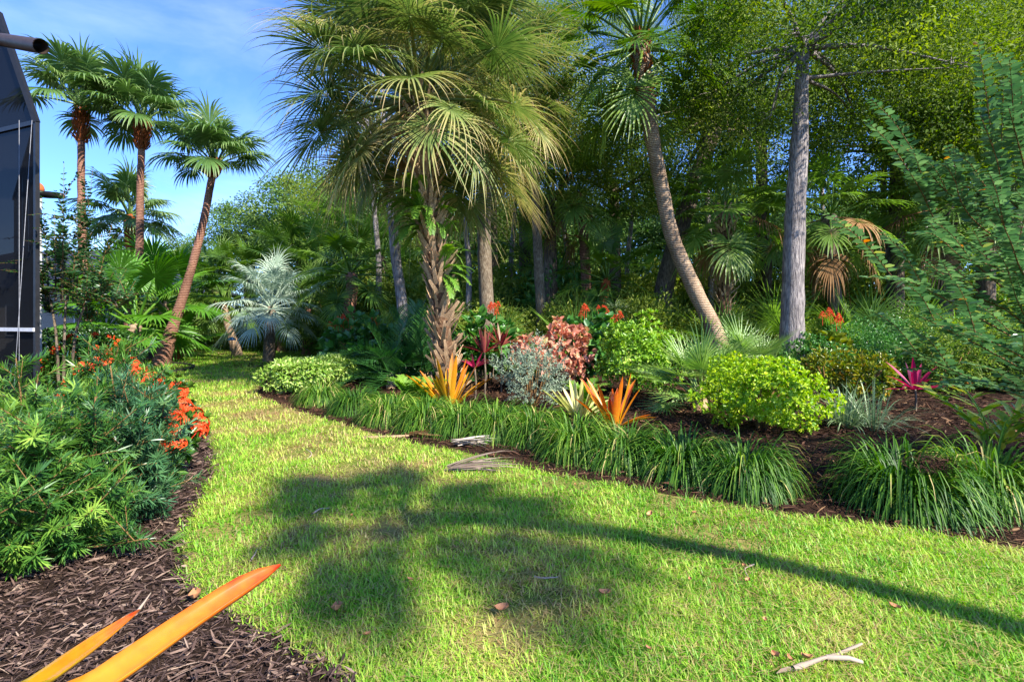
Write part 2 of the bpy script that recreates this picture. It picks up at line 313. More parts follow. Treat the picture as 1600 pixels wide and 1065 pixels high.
def sheet(name, poly, z, mat):
    me = bpy.data.meshes.new(name); me.from_pydata([(p[0], p[1], z) for p in poly], [], [list(range(len(poly)))]); me.materials.append(M[mat]); me.update()
    if me.polygons[0].normal.z < 0: me.flip_normals()
    o = link(name, me); return kind(o, 'structure')

# ------------------------------------------------------------------ ground
sheet('ground', [(-400, -60), (400, -60), (400, 700), (-400, 700)], 0, 'ground')
LB = [(560, 1065), (420, 990), (310, 925), (285, 850), (318, 775), (335, 720), (312, 660), (262, 602), (232, 586)]      # lawn edge along the left bed
RBp = [(1600, 862), (1480, 846), (1400, 830), (1200, 805), (1000, 768), (830, 738), (760, 716), (640, 694), (540, 667), (430, 632), (400, 617)]   # along the planted bed
left_edge = [G(*p) for p in LB]; right_edge = [G(*p) for p in RBp]
le = [Vector((-.2, -4, 0)), Vector((-.35, 1., 0))] + [Vector(q) for q in spline(left_edge, 40)]
re_ = [Vector((9, -4, 0)), Vector((8, 2.1, 0)), Vector((5, 2.8, 0))] + [Vector(q) for q in spline(right_edge, 44)]
far_edge = [G(412, 586), G(548, 567), G(600, 556), G(520, 548.6), G(400, 548), G(290, 547.5), G(262, 553), G(222, 566)]
LAWN = re_ + far_edge + le[::-1]
sheet('lawn', LAWN, .02, 'lawn')
LEFTBED = le + [G(200, 590), Vector((-16, 12, 0)), Vector((-16, -4, 0))]
sheet('mulch_bed', LEFTBED, .012, 'mulch')
RIGHTBED = re_ + [G(412, 586), G(520, 580), Vector((-4, 16, 0)), Vector((11, 16, 0)), Vector((14, 2, 0)), Vector((12, -4, 0))]
sheet('planted_bed', RIGHTBED, .008, 'redmulch')

# grass blades (nobody could count them)
def lawn_noise(x, y, s, sd):
    r = np.random.default_rng(sd); v = np.zeros(len(x))
    for o in range(3):
        for _ in range(5):
            a = r.uniform(0, 2 * np.pi); f = s * 2 ** o * r.uniform(.7, 1.4); v += np.sin((x * np.cos(a) + y * np.sin(a)) * f + r.uniform(0, 6.28)) / 2 ** o
    return v / 4
def grass():
    n = 900000
    Y = np.exp(rng.uniform(np.log(.9), np.log(25.), n)); X = rng.uniform(-1.25, 1.25, n) * (Y + .4)
    jx = rng.normal(0, .035, n); keep = inside(X + jx, Y + rng.normal(0, .035, n), LAWN) & (rng.random(n) < np.minimum(1, (Y / 3.2) ** 1.0 + .25)); X = X[keep]; Y = Y[keep]
    ln = lawn_noise(X, Y, 2.2, 3); l2 = lawn_noise(X, Y, 7., 5)
    dry = .45 + .26 * ln + .22 * l2 + rng.normal(0, .17, len(X))
    # lawn is thinner and straw coloured along the narrow walk between the beds
    dry += .22 * np.exp(-((Y - 8.2) / 2.6) ** 2)
    k2 = rng.random(len(X)) < np.clip(1.05 - .8 * np.clip(ln * l2 * 2.4 + .12, 0, 1), .18, 1); X, Y, dry = X[k2], Y[k2], dry[k2]
    dry = np.where(rng.random(len(X)) < .09, rng.uniform(.78, 1, len(X)), dry)
    n = len(X); sc_ = np.clip((Y / 3.), .8, 6.) ** .62
    Ln = rng.uniform(.03, .075, n) * sc_ ** .55 * (1 - .25 * (dry > .7)); W = rng.uniform(.0038, .008, n) * sc_
    a = rng.uniform(0, 2 * np.pi, n); el = rng.uniform(.1, 1.25, n)
    D = np.stack([np.cos(a) * np.cos(el), np.sin(a) * np.cos(el), np.sin(el)], 1); S = np.stack([-np.sin(a), np.cos(a), 0 * a], 1)
    mb = MB(); strips(mb, np.stack([X, Y, np.full(n, .018)], 1), D, np.cross(S, D), Ln, W, rng.uniform(.3, 1.2, n), np.clip(dry, 0, 1), k=2, prof=[1, .8, .06])
    h = rng.random(n) < .12; nh = h.sum(); a2 = rng.uniform(0, 6.28, nh); D2 = np.stack([np.cos(a2), np.sin(a2), rng.uniform(-.02, .15, nh)], 1)
    strips(mb, np.stack([X[h], Y[h], rng.uniform(.025, .05, nh)], 1), D2, [0, 0, 1.], rng.uniform(.04, .12, nh) * sc_[h] ** .5, rng.uniform(.002, .0045, nh) * sc_[h], .2, rng.uniform(.75, 1., nh), k=2, prof=[.8, 1, .2])
    o = mb.build('grass', 'grass'); kind(o, 'stuff'); tag(o, 'short green lawn grass with straw coloured patches', 'grass')
    print('grass blades', n)
grass()

# mulch chips
def chips(name, label, poly, xr, yr, n, mat, dens=1.6, near=1.2):
    Y = np.exp(rng.uniform(np.log(yr[0]), np.log(yr[1]), n)); X = rng.uniform(xr[0], xr[1], n)
    k = inside(X, Y, poly) & ~inside(X, Y, LAWN) & (np.abs(X) < 1.3 * Y + 1); X, Y = X[k], Y[k]; n = len(X)
    a = rng.uniform(0, 6.28, n); el = rng.normal(.05, .22, n); s = np.clip(Y / 3, .8, 3) ** .6
    D = np.stack([np.cos(a) * np.cos(el), np.sin(a) * np.cos(el), np.sin(el)], 1)
    mb = MB(); Nn = nrm(rng.normal(size=(n, 3)) * .45 + np.array([0, 0, 1.]))
    strips(mb, np.stack([X, Y, rng.uniform(.014, .05, n)], 1), D, Nn, rng.uniform(.01, .1, n) * s, (.002 + .016 * rng.random(n) ** 2) * s, rng.uniform(0, .4, n), rng.uniform(0, 1, n) ** 1.3, k=2, prof=[.5, 1, .35], fold=.22)
    o = mb.build(name, mat, smooth=False); kind(o, 'stuff'); tag(o, label, 'mulch')
chips('mulch_chips', 'dark shredded wood mulch lying under the podocarpus and ixora', LEFTBED, (-8, 0), (1., 13), 150000, 'chip')
chips('mulch_shreds', 'red brown shredded mulch along the planted bed', RIGHTBED, (-6, 9), (2.2, 14), 90000, 'redchip')

# ------------------------------------------------------------------ palm fronds
def fan_frond(name, mat, el, pet, Rb, nseg=34, half=150, droop=.6, tipT=.2, T=.35, fuse=2, k=6, cup=.25, pw=.02, jit=.06, petdroop=.35, fold=.22, costa=.25):
    """one fan leaf: curved stalk and a pleated fan split into drooping tips; grows along +X at elevation el"""
    mb = MB(); q = 7; p = np.zeros(3); d = np.array([math.cos(el), 0, math.sin(el)]); pts = [p.copy()]
    for i in range(q - 1):
        p = p + d * pet / (q - 1); pts.append(p.copy()); d = nrm(d + np.array([0, 0, -petdroop * (i + 1) / q / q * 2 * (1 if math.cos(el) > .1 else .3)]))
    tube(mb, pts, np.linspace(pw * 1.7, pw * .8, q), 5, T + .15)
    s = np.array([0, 1., 0]); n = np.cross(d, s); n = n if n[2] > 0 or el < -1 else -n
    a = np.linspace(-R(half), R(half), nseg) + rng.normal(0, .02, nseg)
    cs = np.cos(a)[:, None]; sn = np.sin(a)[:, None]
    # the midrib bends over, so the middle segments start further out and lower
    D = nrm(cs * d + sn * s + n * cup * (.6 - np.maximum(cs, 0) * .9) )
    ext = (np.maximum(cs, 0) * costa * Rb)
    B = p + d * ext * .8 - np.array([0, 0, 1.]) * ext * .22
    Ls = Rb * (.72 + .28 * np.cos(a) ** 2) * (1 + rng.normal(0, jit, nseg)); Ls = Ls * (1 - .18 * (np.abs(a) > R(half * .85)))
    tt = np.linspace(0, 1, k + 1); ft = fuse / k
    prof = [max(.03, t / ft) if t <= ft else max(.02, (1 - ((t - ft) / (1 - ft)) ** 1.25)) for t in tt]
    Wd = 2 * R(half) / nseg * Rb * ft * (1.12 if nseg < 55 else 1.02)
    Nn = nrm(np.broadcast_to(n, (nseg, 3)) + rng.normal(0, .12, (nseg, 3)))
    strips(mb, B, D, Nn, Ls, Wd, droop * rng.uniform(.6, 1.4, nseg), T + rng.normal(0, .05, nseg), k, prof, fold=fold, tipT=tipT)
    return mb.mesh(name, mat)
def frond_set(name, mat, els, seeds=2, **kw):
    out = []
    for e in els:
        for _ in range(seeds):
            k2 = dict(kw)
            if 'Tfun' in k2: k2['T'] = k2.pop('Tfun')(e)
            out.append((e, fan_frond(name, mat, R(e), **k2)))
    return out
def pinnate_frond(name, mat, el, Ln, nl=46, ll=.55, lw=.03, curve=2., droop=.3, T=.4, vee=.5, bare=.18, tipT=.1):
    """one feather leaf: arching rib with two rows of narrow leaflets"""
    mb = MB(); q = 16; p = np.zeros(3); d = np.array([math.cos(el), 0, math.sin(el)]); pts = [p.copy()]; ds = [d]
    for i in range(q - 1):
        p = p + d * Ln / (q - 1); pts.append(p.copy()); d = nrm(d + np.array([0, 0, -curve * (i + 4) / q / q])); ds.append(d)
    pts = np.array(pts); ds = np.array(ds); tube(mb, pts, np.linspace(.022, .005, q), 5, T + .1)
    t = np.repeat(np.linspace(bare, 1, nl), 2); sg = np.tile([-1, 1], nl)
    fi = t * (q - 1); i0 = np.minimum(fi.astype(int), q - 2); fr = (fi - i0)[:, None]
    B = pts[i0] * (1 - fr) + pts[i0 + 1] * fr; d0 = ds[i0]; s = np.array([0, 1., 0]) * sg[:, None]; n = np.cross(d0, [0, 1., 0]); n *= np.where(n[:, 2:] < 0, -1, 1)
    D = nrm(d0 * .75 + s * .8 + n * vee + rng.normal(0, .08, (len(t), 3)))
    strips(mb, B, D, n, ll * (.45 + .55 * np.sin(np.pi * np.clip(t * .92 + .06, 0, 1))) * rng.uniform(.9, 1.1, len(t)), lw, droop * rng.uniform(.6, 1.4, len(t)), T + rng.normal(0, .08, len(t)), 4, [.6, 1, .9, .6, .05], tipT=tipT)
    return mb.mesh(name, mat)

ELS = [82, 62, 42, 22, 2, -20, -42, -62]
SABAL = frond_set('frond', 'sabal', ELS, 2, pet=1.3, Rb=1.0, nseg=60, half=165, droop=1.15, tipT=.4, Tfun=lambda e: .28 + (.16 if e < -10 else .06 if e < 25 else 0), k=7, fuse=2, cup=.2, pw=.02, jit=.18, costa=.14)
SABAL_OLD = frond_set('frond', 'dead', [-10, -45, -68, -80], 2, pet=1.2, Rb=1.2, nseg=30, half=110, droop=3.2, tipT=.2, T=.45, k=7, cup=.1, pw=.02, jit=.15)
WASH = frond_set('frond', 'wash', ELS[:7], 2, pet=1.0, Rb=1.02, nseg=46, half=150, droop=1.7, tipT=.3, Tfun=lambda e: .3 + (.1 if e < 0 else 0), k=6, fuse=3, cup=.15, pw=.022, costa=.1)
CABB = frond_set('frond', 'cabbage', ELS, 1, pet=1.15, Rb=1.0, nseg=40, half=155, droop=.8, tipT=.2, Tfun=lambda e: .32 + (.12 if e < 0 else 0), k=6, fuse=2, cup=.3, pw=.02, costa=.3)
WOOD = frond_set('frond', 'under', ELS, 1, pet=1.2, Rb=1.0, nseg=32, half=150, droop=1.1, tipT=.25, Tfun=lambda e: .35 + (.15 if e < 0 else 0), k=5, fuse=2, cup=.3, costa=.3)
BFAN = frond_set('frond', 'fan_bright', [75, 55, 35, 15, -5, -25], 1, pet=1.1, Rb=.85, nseg=44, half=150, droop=.75, tipT=.1, T=.42, k=6, fuse=3, cup=.15, costa=.05)
SAWP = frond_set('frond', 'saw', [80, 60, 42, 24, 5], 2, pet=.5, Rb=.6, nseg=26, half=120, droop=.05, tipT=.12, T=.45, k=4, fuse=1, cup=.35, pw=.01, costa=0, fold=.3)
UNDER = frond_set('frond', 'under', [78, 58, 38, 18, 0], 2, pet=.75, Rb=.75, nseg=28, half=125, droop=.3, tipT=.12, T=.4, k=4, fuse=1, cup=.25, pw=.012, costa=0, fold=.3)
SILV = frond_set('frond', 'pindo', [82, 62, 42, 22, 2, -20], 1, pet=.95, Rb=.95, nseg=44, half=150, droop=1.5, tipT=.25, T=.45, k=6, fuse=2, cup=.3, costa=.45)
FEATH = [(e, pinnate_frond('frond', 'darkfern', R(e), 1.35, nl=30, ll=.4, lw=.02, curve=2., droop=.3, T=.45)) for e in (80, 62, 44, 26, 8)]
FERN = [(e, pinnate_frond('frond', 'fern', R(e), .75, nl=24, ll=.17, lw=.028, curve=2.4, droop=.4, T=.5, vee=.15, bare=.08)) for e in (60, 30, 0, -25)]

def pick(fs, el):
    b = min(abs(e - el) for e, _ in fs); return random.choice([m for e, m in fs if abs(e - el) < b + 1])
def fronds(root, at, fs, n, hi=85, lo=-50, p=1., sca=1., spread=.35, r0=.12, az0=None, azr=None, name='frond', jit=8, tiltj=.12, clear=None):
    a = random.uniform(0, 6.28) if az0 is None else az0
    for i in range(n):
        f = i / max(1, n - 1); el = hi + (lo - hi) * f ** p + random.uniform(-jit, jit); a += 2.39996 + random.uniform(-.25, .25)
        aa = a if azr is None else random.uniform(*azr)
        if clear is not None and el < 14 and abs((aa - clear + math.pi) % (2 * math.pi) - math.pi) < .75: el += 45
        rr = r0 * (.3 + .7 * f)
        o = link(name, pick(fs, el), root, Vector(at) + Vector((math.cos(aa) * rr, math.sin(aa) * rr, -spread * f)), 0, sca * random.uniform(.85, 1.12))
        o.rotation_euler = (random.uniform(-tiltj, tiltj), random.uniform(-tiltj, tiltj), aa)
def palm(name, label, cat, path, rad, fs, n, bark='bark_palm', group=None, boots=None, rough=.02, nr=None, top=None, **kw):
    """palm: trunk along a path, then a crown of single fronds"""
    base = Vector(path[0]); root = thing(name, label, cat, base, group)
    q = spline([Vector(p) - base for p in path], nr or 26); u = np.linspace(0, 1, len(q)); r = np.interp(u, np.linspace(0, 1, len(rad)), rad)
    r = r * (1 + .035 * np.sin(np.arange(len(q)) * 2.1)); q[0][2] -= .1; r[-2] *= .8; r[-1] *= .45
    mb = MB(); tube(mb, q, r, 14, rough=rough); mb.build('trunk', bark, root)
    tp = Vector(q[-1]) + Vector((0, 0, .1)); fronds(root, tp, fs, n, **kw)
    return root, q, r
def boot_mesh(ln, wd, mat='boot', split=.35):
    """an old leaf base: a tapering half-tube that splits towards its tip"""
    mb = MB()
    for s in (-1, 1):
        V = []
        for t in np.linspace(0, 1, 5):
            off = split * wd * max(0, t - .2) * s; w2 = wd * .5 * (1 - .55 * t); out = .035 * math.sin(t * 2.2) + t * ln * .38
            V += [(out, off, t * ln), (out - .012, off + s * w2, t * ln * .97), (out - .035, off + s * w2 * .9, t * ln * .95)]
        f = [[i * 3 + j, i * 3 + j + 1, i * 3 + j + 4, i * 3 + j + 3] for i in range(4) for j in range(2)]
        mb.add(V, [np.array(f) if s > 0 else np.array(f)[:, ::-1]], .5)
    return mb.mesh('leaf_base', mat, False)
BOOTS = [boot_mesh(rng.uniform(.3, .48), rng.uniform(.17, .25), 'boot', .55) for _ in range(4)]
BOOTS_R = [boot_mesh(rng.uniform(.2, .34), rng.uniform(.09, .14), 'boot_red') for _ in range(3)]
def add_boots(root, q, r, u0, u1, n, meshes, lean=.25, sca=1.):
    u = np.linspace(0, 1, len(q))
    for i in range(n):
        f = u0 + (u1 - u0) * i / n; a = i * 2.39996; rr = np.interp(f, u, r) * .9
        c = Vector([np.interp(f, u, q[:, j]) for j in range(3)])
        o = link('leaf_base', random.choice(meshes), root, c + Vector((math.cos(a) * rr, math.sin(a) * rr, 0)), 0, sca * random.uniform(.8, 1.2))
        o.rotation_euler = (random.choice((-1, 1)) * random.uniform(.1, .5), random.uniform(-.1, lean), a)

# ------------------------------------------------------------------ trees
def crown_mesh(mat, rx, ry, rz, nc, cr_, per, ll, lw, seed=0, base=.25, hollow=.35, name='crown'):
    g = np.random.default_rng(seed); mb = MB()
    d = nrm(g.normal(size=(nc, 3))); rad = hollow + (1 - hollow) * g.random(nc) ** .6
    c = d * rad[:, None] * [rx, ry, rz]; c[:, 2] = np.where(c[:, 2] < 0, c[:, 2] * (1 - base), c[:, 2])
    cs = cr_ * g.uniform(.55, 1.35, nc); tc_ = g.normal(.47, .17, nc)
    idx = np.repeat(np.arange(nc), (per * (cs / cr_) ** 2).astype(int)); n = len(idx)
    o = nrm(g.normal(size=(n, 3))) * (g.random(n) ** .45)[:, None] * cs[idx][:, None] * [1.15, 1.15, .62]
    Pn = c[idx] + o; D = nrm(g.normal(size=(n, 3)) + nrm(o) * .7 - [0, 0, .15]); N0 = nrm(g.normal(size=(n, 3)) * .42 + nrm(o) * .9 + [0, 0, .45])
    s = g.uniform(.6, 1.35, n)
    leaves(mb, Pn, D, N0, ll * s, lw * s, np.clip(tc_[idx] + g.normal(0, .07, n), 0, 1), .12, 'd')
    # twigs through the clumps
    return mb.mesh(name, mat, False), c
def limbs(mb, start, cs, r0, k=7, wob=.25):
    for c in cs:
        c = Vector(c); s = Vector(start); mid = s.lerp(c, .45) + Vector((random.uniform(-wob, wob), random.uniform(-wob, wob), random.uniform(.1, .5))) * (c - s).length * .25
        tube(mb, spline([s, mid, c], k), np.linspace(r0, r0 * .12, k), 6, rough=.03)
def tree(name, label, path, rad, crown, off, bark, group=None, nl=10, sca=1., rz=0., cat='tree', nr=20):
    """tree: tapered trunk with limbs to the leaf clumps, crown of single leaves"""
    base = Vector(path[0]); root = thing(name, label, cat, base, group); q = spline([Vector(p) - base for p in path], nr); q[0][2] -= .15
    r = np.interp(np.linspace(0, 1, nr), np.linspace(0, 1, len(rad)), rad); mb = MB(); tube(mb, q, r, 14, rough=.025)
    me, cs = crown; off = Vector(off); ca, sa = math.cos(rz), math.sin(rz)
    pts = [Vector((c[0] * ca - c[1] * sa, c[0] * sa + c[1] * ca, c[2])) * sca + off for c in random.sample(list(cs), min(nl, len(cs)))]
    limbs(mb, q[-2], pts, r[-1] * .6); limbs(mb, q[int(nr * .85)], pts[:2], r[-1] * .4)
    for c in pts:
        for _ in range(5): e = c + Vector((random.uniform(-1, 1), random.uniform(-1, 1), random.uniform(-.5, .7))) * sca; limbs(mb, c.lerp(Vector(q[-2]), random.uniform(.02, .2)), [e], .014, 5)
    mb.build('trunk', bark, root); link('crown', me, root, off, rz, sca)
    return root

# ------------------------------------------------------------------ shrubs
def bush_pts(n, rx, ry, rz, lump=.18, shell=.55, seed=0, zmin=-.9):
    """points through the outer part of a lumpy rounded volume, with outward directions"""
    g = np.random.default_rng(seed); d = nrm(g.normal(size=(n * 2, 3))); d = d[d[:, 2] > zmin][:n]; n = len(d)
    f = 1 + lump * sum(np.sin(d @ nrm(g.normal(size=3)) * g.uniform(4, 11) + g.uniform(0, 6)) for _ in range(6)) / 2.2
    r = (shell + (1 - shell) * g.random(n) ** .5) * f
    return d * r[:, None] * [rx, ry, rz], d
def bush(name, label, loc, size, mat, n, ll, lw, cat='shrub', group=None, cl=5, lump=.18, shell=.55, curl=.15, shape='h', up=.5, seed=0, spread=.8, stems=6, zc=None, stem_mat='stem', zmin=-.9):
    """leafy shrub: woody stems and a mass of leaves in small rosettes"""
    rx, ry, rz = size; root = thing(name, label, cat, loc, group); zc = rz * .95 if zc is None else zc
    p, d = bush_pts(n, rx, ry, rz, lump, shell, seed, zmin); n = len(p); mb = MB()
    B = np.repeat(p, cl, 0); O = nrm(np.repeat(d, cl, 0) + rdir(n * cl) * spread + [0, 0, up * .4]); N0 = nrm(np.repeat(d, cl, 0) * .7 + rdir(n * cl) * .5 + [0, 0, up])
    s = rng.uniform(.65, 1.25, n * cl)
    B[:, 2] += zc; B[:, 2] = np.maximum(B[:, 2], .03)
    leaves(mb, B, O, N0, ll * s, lw * s, np.clip(np.repeat(rng.normal(.5, .14, n), cl) + rng.normal(0, .1, n * cl), 0, 1), curl, shape)
    mb.build('foliage', mat, root)
    if stems:
        sb = MB()
        for i in range(stems):
            a = random.uniform(0, 6.28); e = Vector((math.cos(a) * rx * .6, math.sin(a) * ry * .6, zc + rz * .3)); tube(sb, spline([Vector((math.cos(a) * .05, math.sin(a) * .05, -.05)), e * .5 + Vector((0, 0, .1)), e], 6), np.linspace(.02, .006, 6), 6)
        sb.build('stems', stem_mat, root)
    return root
def strap_plant(name, label, loc, n, Ln, W, mat, cat='plant', group=None, el=(20, 85), droop=1., k=6, fold=.18, prof=None, r0=.12, part='leaf', T=(.2, .8), tipT=.1, single=False, seed=0, hz=0.):
    """rosette of long leaves; wide leaves are parts of their own, thin blades one mass"""
    root = thing(name, label, cat, loc, group)
    a = np.arange(n) * 2.39996 + rng.uniform(-.4, .4, n); e = np.radians(rng.uniform(el[0], el[1], n))
    D = np.stack([np.cos(a) * np.cos(e), np.sin(a) * np.cos(e), np.sin(e)], 1); S = np.stack([-np.sin(a), np.cos(a), 0 * a], 1); N0 = np.cross(D, S); N0 *= np.where(N0[:, 2:] < 0, -1, 1)
    rr = r0 * np.sqrt(rng.random(n)) if not single else np.full(n, r0); B = np.stack([np.cos(a) * rr, np.sin(a) * rr, np.full(n, hz)], 1)
    ls = rng.uniform(Ln[0], Ln[1], n); ws = rng.uniform(W[0], W[1], n); dr = droop * rng.uniform(.5, 1.5, n); ts = rng.uniform(T[0], T[1], n)
    prof = prof or [.55, .9, 1, .95, .75, .45, .03]; k = len(prof) - 1
    if single:
        for i in range(n):
            mb = MB(); strips(mb, B[i:i + 1], D[i:i + 1], N0[i:i + 1], ls[i], ws[i], dr[i], ts[i], k, prof, fold, tipT); mb.build(part, mat, root)
    else:
        mb = MB(); strips(mb, B, D, N0, ls, ws, dr, ts, k, prof, fold, tipT); mb.build(part, mat, root)
    return root

# ================================================================== PALMS
YP = 17.
def pth(pts, Y0, Y1=None):
    n = len(pts); return [P(x, y, Y0 + ((Y1 or Y0) - Y0) * i / (n - 1)) for i, (x, y) in enumerate(pts)]
def ground_to(b, pts, Y1=None):
    g = G(*b); return [g] + [P(x, y, g.y + ((Y1 or g.y) - g.y) * (i + 1) / len(pts)) for i, (x, y) in enumerate(pts)]

# main cabbage palm with criss-cross leaf bases
mp_, q, r = palm('cabbage_palm', 'large shaggy cabbage palm with criss-cross leaf bases and ferns on its trunk', 'palm tree',
    ground_to((699, 616), [(693, 525), (684, 430), (672, 350), (662, 290), (657, 225), (654, 125)]), [.2, .15, .14, .14, .15, .17, .2], SABAL, 100, 'bark_sabal',
    hi=86, lo=-48, p=.9, spread=.8, r0=.3, sca=1.24, clear=-1.5, tiltj=.42, jit=14)
add_boots(mp_, q, r, .0, .98, 200, BOOTS, lean=.3, sca=.86)
fronds(mp_, Vector(q[-1]) + Vector((0, 0, -.5)), SABAL_OLD, 3, hi=-50, lo=-75, sca=.5, r0=.3, name='dead_frond')
for u, n, azr, s in ((.52, 18, (2.3, 4.6), .85), (.6, 14, (2.6, 5.4), .9), (.56, 6, (-.9, .7), .7), (.36, 12, (-1.2, .6), .85), (.44, 5, (-.5, .6), .7), (.24, 3, (-.8, .5), .55)):
    i = int(u * (len(q) - 1)); c = Vector(q[i]); a0 = sum(azr) / 2
    f = thing('fern', {.52: 'wide lower tuft of bright fern growing out of the shaggy palm trunk', .6: 'upper tuft of bright fern growing high on the shaggy palm trunk', .56: 'small fern sprouting beside the upper fern tufts on the shaggy palm', .36: 'strap leaved fern halfway up the shaggy palm trunk', .44: 'thin fern just above the strap leaved fern on the palm trunk', .24: 'lowest little fern on the shaggy palm trunk'}[u], 'fern', Vector(mp_.location) + c + Vector((math.cos(a0) * r[i] * .9, math.sin(a0) * r[i] * .9, 0)), 'ferns growing on the palm trunk')
    fronds(f, (0, 0, 0), FERN, n, hi=70, lo=-20, sca=s * 1.0, r0=.03, spread=.2, azr=azr)

# second cabbage palm close behind it
b2, q, r = palm('cabbage_palm', 'cabbage palm with a thick greyish trunk close behind the shaggy fern-clad palm', 'palm tree', ground_to((762, 590), [(761, 490), (757, 400), (757, 320), (766, 235), (764, 140)]), [.2, .18, .17, .16, .18], SABAL, 50, 'lichen', hi=82, lo=-40, spread=.6, r0=.3, sca=1.1, tiltj=.42, jit=14)
# right hand leaning palm
p3, q, r = palm('cabbage_palm', 'tall palm with a smooth ringed trunk leaning in a long curve over the palmetto', 'palm tree',
    ground_to((1140, 586), [(1118, 520), (1085, 452), (1052, 375), (1036, 305), (1019, 215), (1008, 140), (1002, 85), (1001, 55)]), [.27, .22, .2, .19, .185, .19, .22, .22, .2], CABB, 38, hi=78, lo=-58, spread=.7, r0=.26, sca=1.22, nr=40, tiltj=.3)
add_boots(p3, q, r, .72, .99, 60, BOOTS_R, lean=.15, sca=.9)
# three slim palms on the left
def slim(label, base, pts, n, sca):
    root, q, r = palm('fan_palm', label, 'palm tree', ground_to(base, pts), [.28, .16, .125, .11, .105, .11], WASH, n, 'bark_red', hi=86, lo=0, p=1.0, spread=.1, r0=.15, sca=sca, nr=40)
    add_boots(root, q, r * 1.5, .82, .98, 90, BOOTS_R, lean=.12, sca=.9)
    return root
slim('tallest slim fan palm beside the dark pool screen with a rust red shaft', (153, 567), [(140, 480), (130, 400), (127, 300), (127, 230), (127, 165)], 24, 1.12)
slim('middle slim fan palm rising between the tallest palm and the leaning palm', (190, 566), [(203, 500), (217, 400), (219, 300), (221, 240), (223, 190)], 22, 1.08)
slim('slim fan palm leaning right over the edged mulch bed', (250, 571), [(272, 505), (296, 430), (317, 350), (330, 283), (336, 256)], 22, .92)
palm('fan_palm', 'small fan palm with a brown shaggy neck behind the middle slim palm', 'palm tree', [Vector((P(206, 500, 22).x, 22, 0))] + pth([(206, 440), (204, 380), (203, 335)], 22), [.2, .17, .2, .26], WASH, 22, 'boot_red', hi=80, lo=-25, spread=.3, sca=1.1)
# short palm leaning left by the far lawn, fan clumps at the edged bed
palm('fan_palm', 'short palm with a thin trunk leaning left at the far lawn edge', 'palm tree', ground_to((372, 556), [(362, 525), (352, 490), (349, 470)]), [.2, .15, .13], CABB, 16, sca=.75, hi=75, lo=-40)
palm('fan_palm', 'bright fan palm with a stout leaning trunk between the two slim palms', 'palm tree', ground_to((212, 572), [(205, 545), (209, 520), (213, 505)]), [.26, .2, .18], BFAN, 17, 'bark_palm', sca=1.35, hi=75, lo=-15, p=.9)
palm('fan_palm', 'bright fan leaves spreading above the leaning slim palm base', 'palm tree', ground_to((262, 561), [(258, 520), (256, 480), (256, 470)]), [.2, .16, .14], BFAN, 18, 'bark_palm', sca=1.4, hi=80, lo=-25)
palm('fan_palm', 'stemless fan palm with one long bright leaf over the far lawn', 'palm tree', [G(278, 562), G(278, 562) + Vector((0, 0, .5))], [.16, .14], BFAN, 7, 'boot_red', sca=.9, hi=70, lo=10)
palm('fan_palm', 'low fan palm crowding the foot of the tallest slim palm', 'palm tree', [G(165, 568), G(165, 568) + Vector((0, 0, 1.1))], [.16, .14], BFAN, 14, 'bark_palm', sca=1.2, hi=75, lo=-10)
# silver feather palm
palm('silver_palm', 'silver blue palm with drooping fan leaves beyond the variegated hedge', 'palm tree', ground_to((420, 566), [(421, 535), (422, 505), (423, 478)]), [.2, .18, .17], SILV, 30, 'lichen', hi=84, lo=-25, p=.9, spread=.3, sca=.95)

# woodland palms behind the planted bed
WG = 'palms in the woodland behind the bed'
def wpalm(px, py, pts, rad, n=22, fs=WOOD, bark='bark_dark', label='cabbage palm in the dim woodland behind the planted bed', sca=1., dead=0, boots=0, **kw):
    root, q, r = palm('woodland_palm', label, 'palm tree', ground_to((px, py), pts), rad, fs, n, bark, WG, hi=80, lo=kw.get('lo', -55), sca=sca)
    if boots: add_boots(root, q, r, 0, .97, boots, BOOTS, .3, .8)
    if dead: fronds(root, Vector(q[-1]) + Vector((0, 0, -.1)), SABAL_OLD, dead, hi=-20, lo=-80, sca=sca * .9, name='dead_frond')
    return root
wpalm(548, 566, [(545, 500), (550, 450), (548, 425)], [.22, .2, .2], fs=CABB, bark='bark_red', label='green palm with a rusty trunk behind the red flowering bush')
wpalm(918, 565, [(917, 470), (914, 400), (908, 330), (905, 300)], [.2, .18, .17, .16], 20, dead=4, label='palm with a slim reddish trunk and a hanging dead frond', bark='bark_red')
wpalm(940, 572, [(943, 480), (948, 435)], [.16, .14, .15], 18, fs=CABB, bark='boot_red', label='young pale green palm standing beside the reddish palm trunk', sca=.85)
wpalm(1130, 573, [(1131, 480), (1133, 400), (1132, 350), (1132, 330)], [.24, .2, .2, .2], 26, bark='bark_sabal', boots=90, label='palm with a thick rough trunk behind the leaning ringed palm', dead=3)
wpalm(1318, 575, [(1308, 500), (1300, 430), (1297, 370), (1297, 335)], [.2, .19, .22, .27], 20, dead=9, label='palm with a skirt of hanging brown fronds beside the grey oak')
wpalm(1475, 575, [(1478, 480), (1480, 400), (1482, 320)], [.22, .2, .2, .24], 26, dead=5, label='palm with brown hanging fronds behind the crepe myrtle sprays')
wpalm(1400, 562, [(1402, 450), (1405, 350), (1407, 290)], [.22, .2, .2], 24, dead=2)
wpalm(1200, 559, [(1198, 450), (1196, 360)], [.22, .2, .2], 22)
wpalm(1062, 556, [(1062, 470), (1064, 390)], [.22, .2, .2], 20)
wpalm(830, 557, [(832, 480), (834, 420)], [.22, .2, .2], 20)
wpalm(700, 556, [(700, 470), (704, 390)], [.22, .2, .2], 22)
wpalm(600, 556, [(598, 470), (596, 400)], [.22, .2, .2], 22)
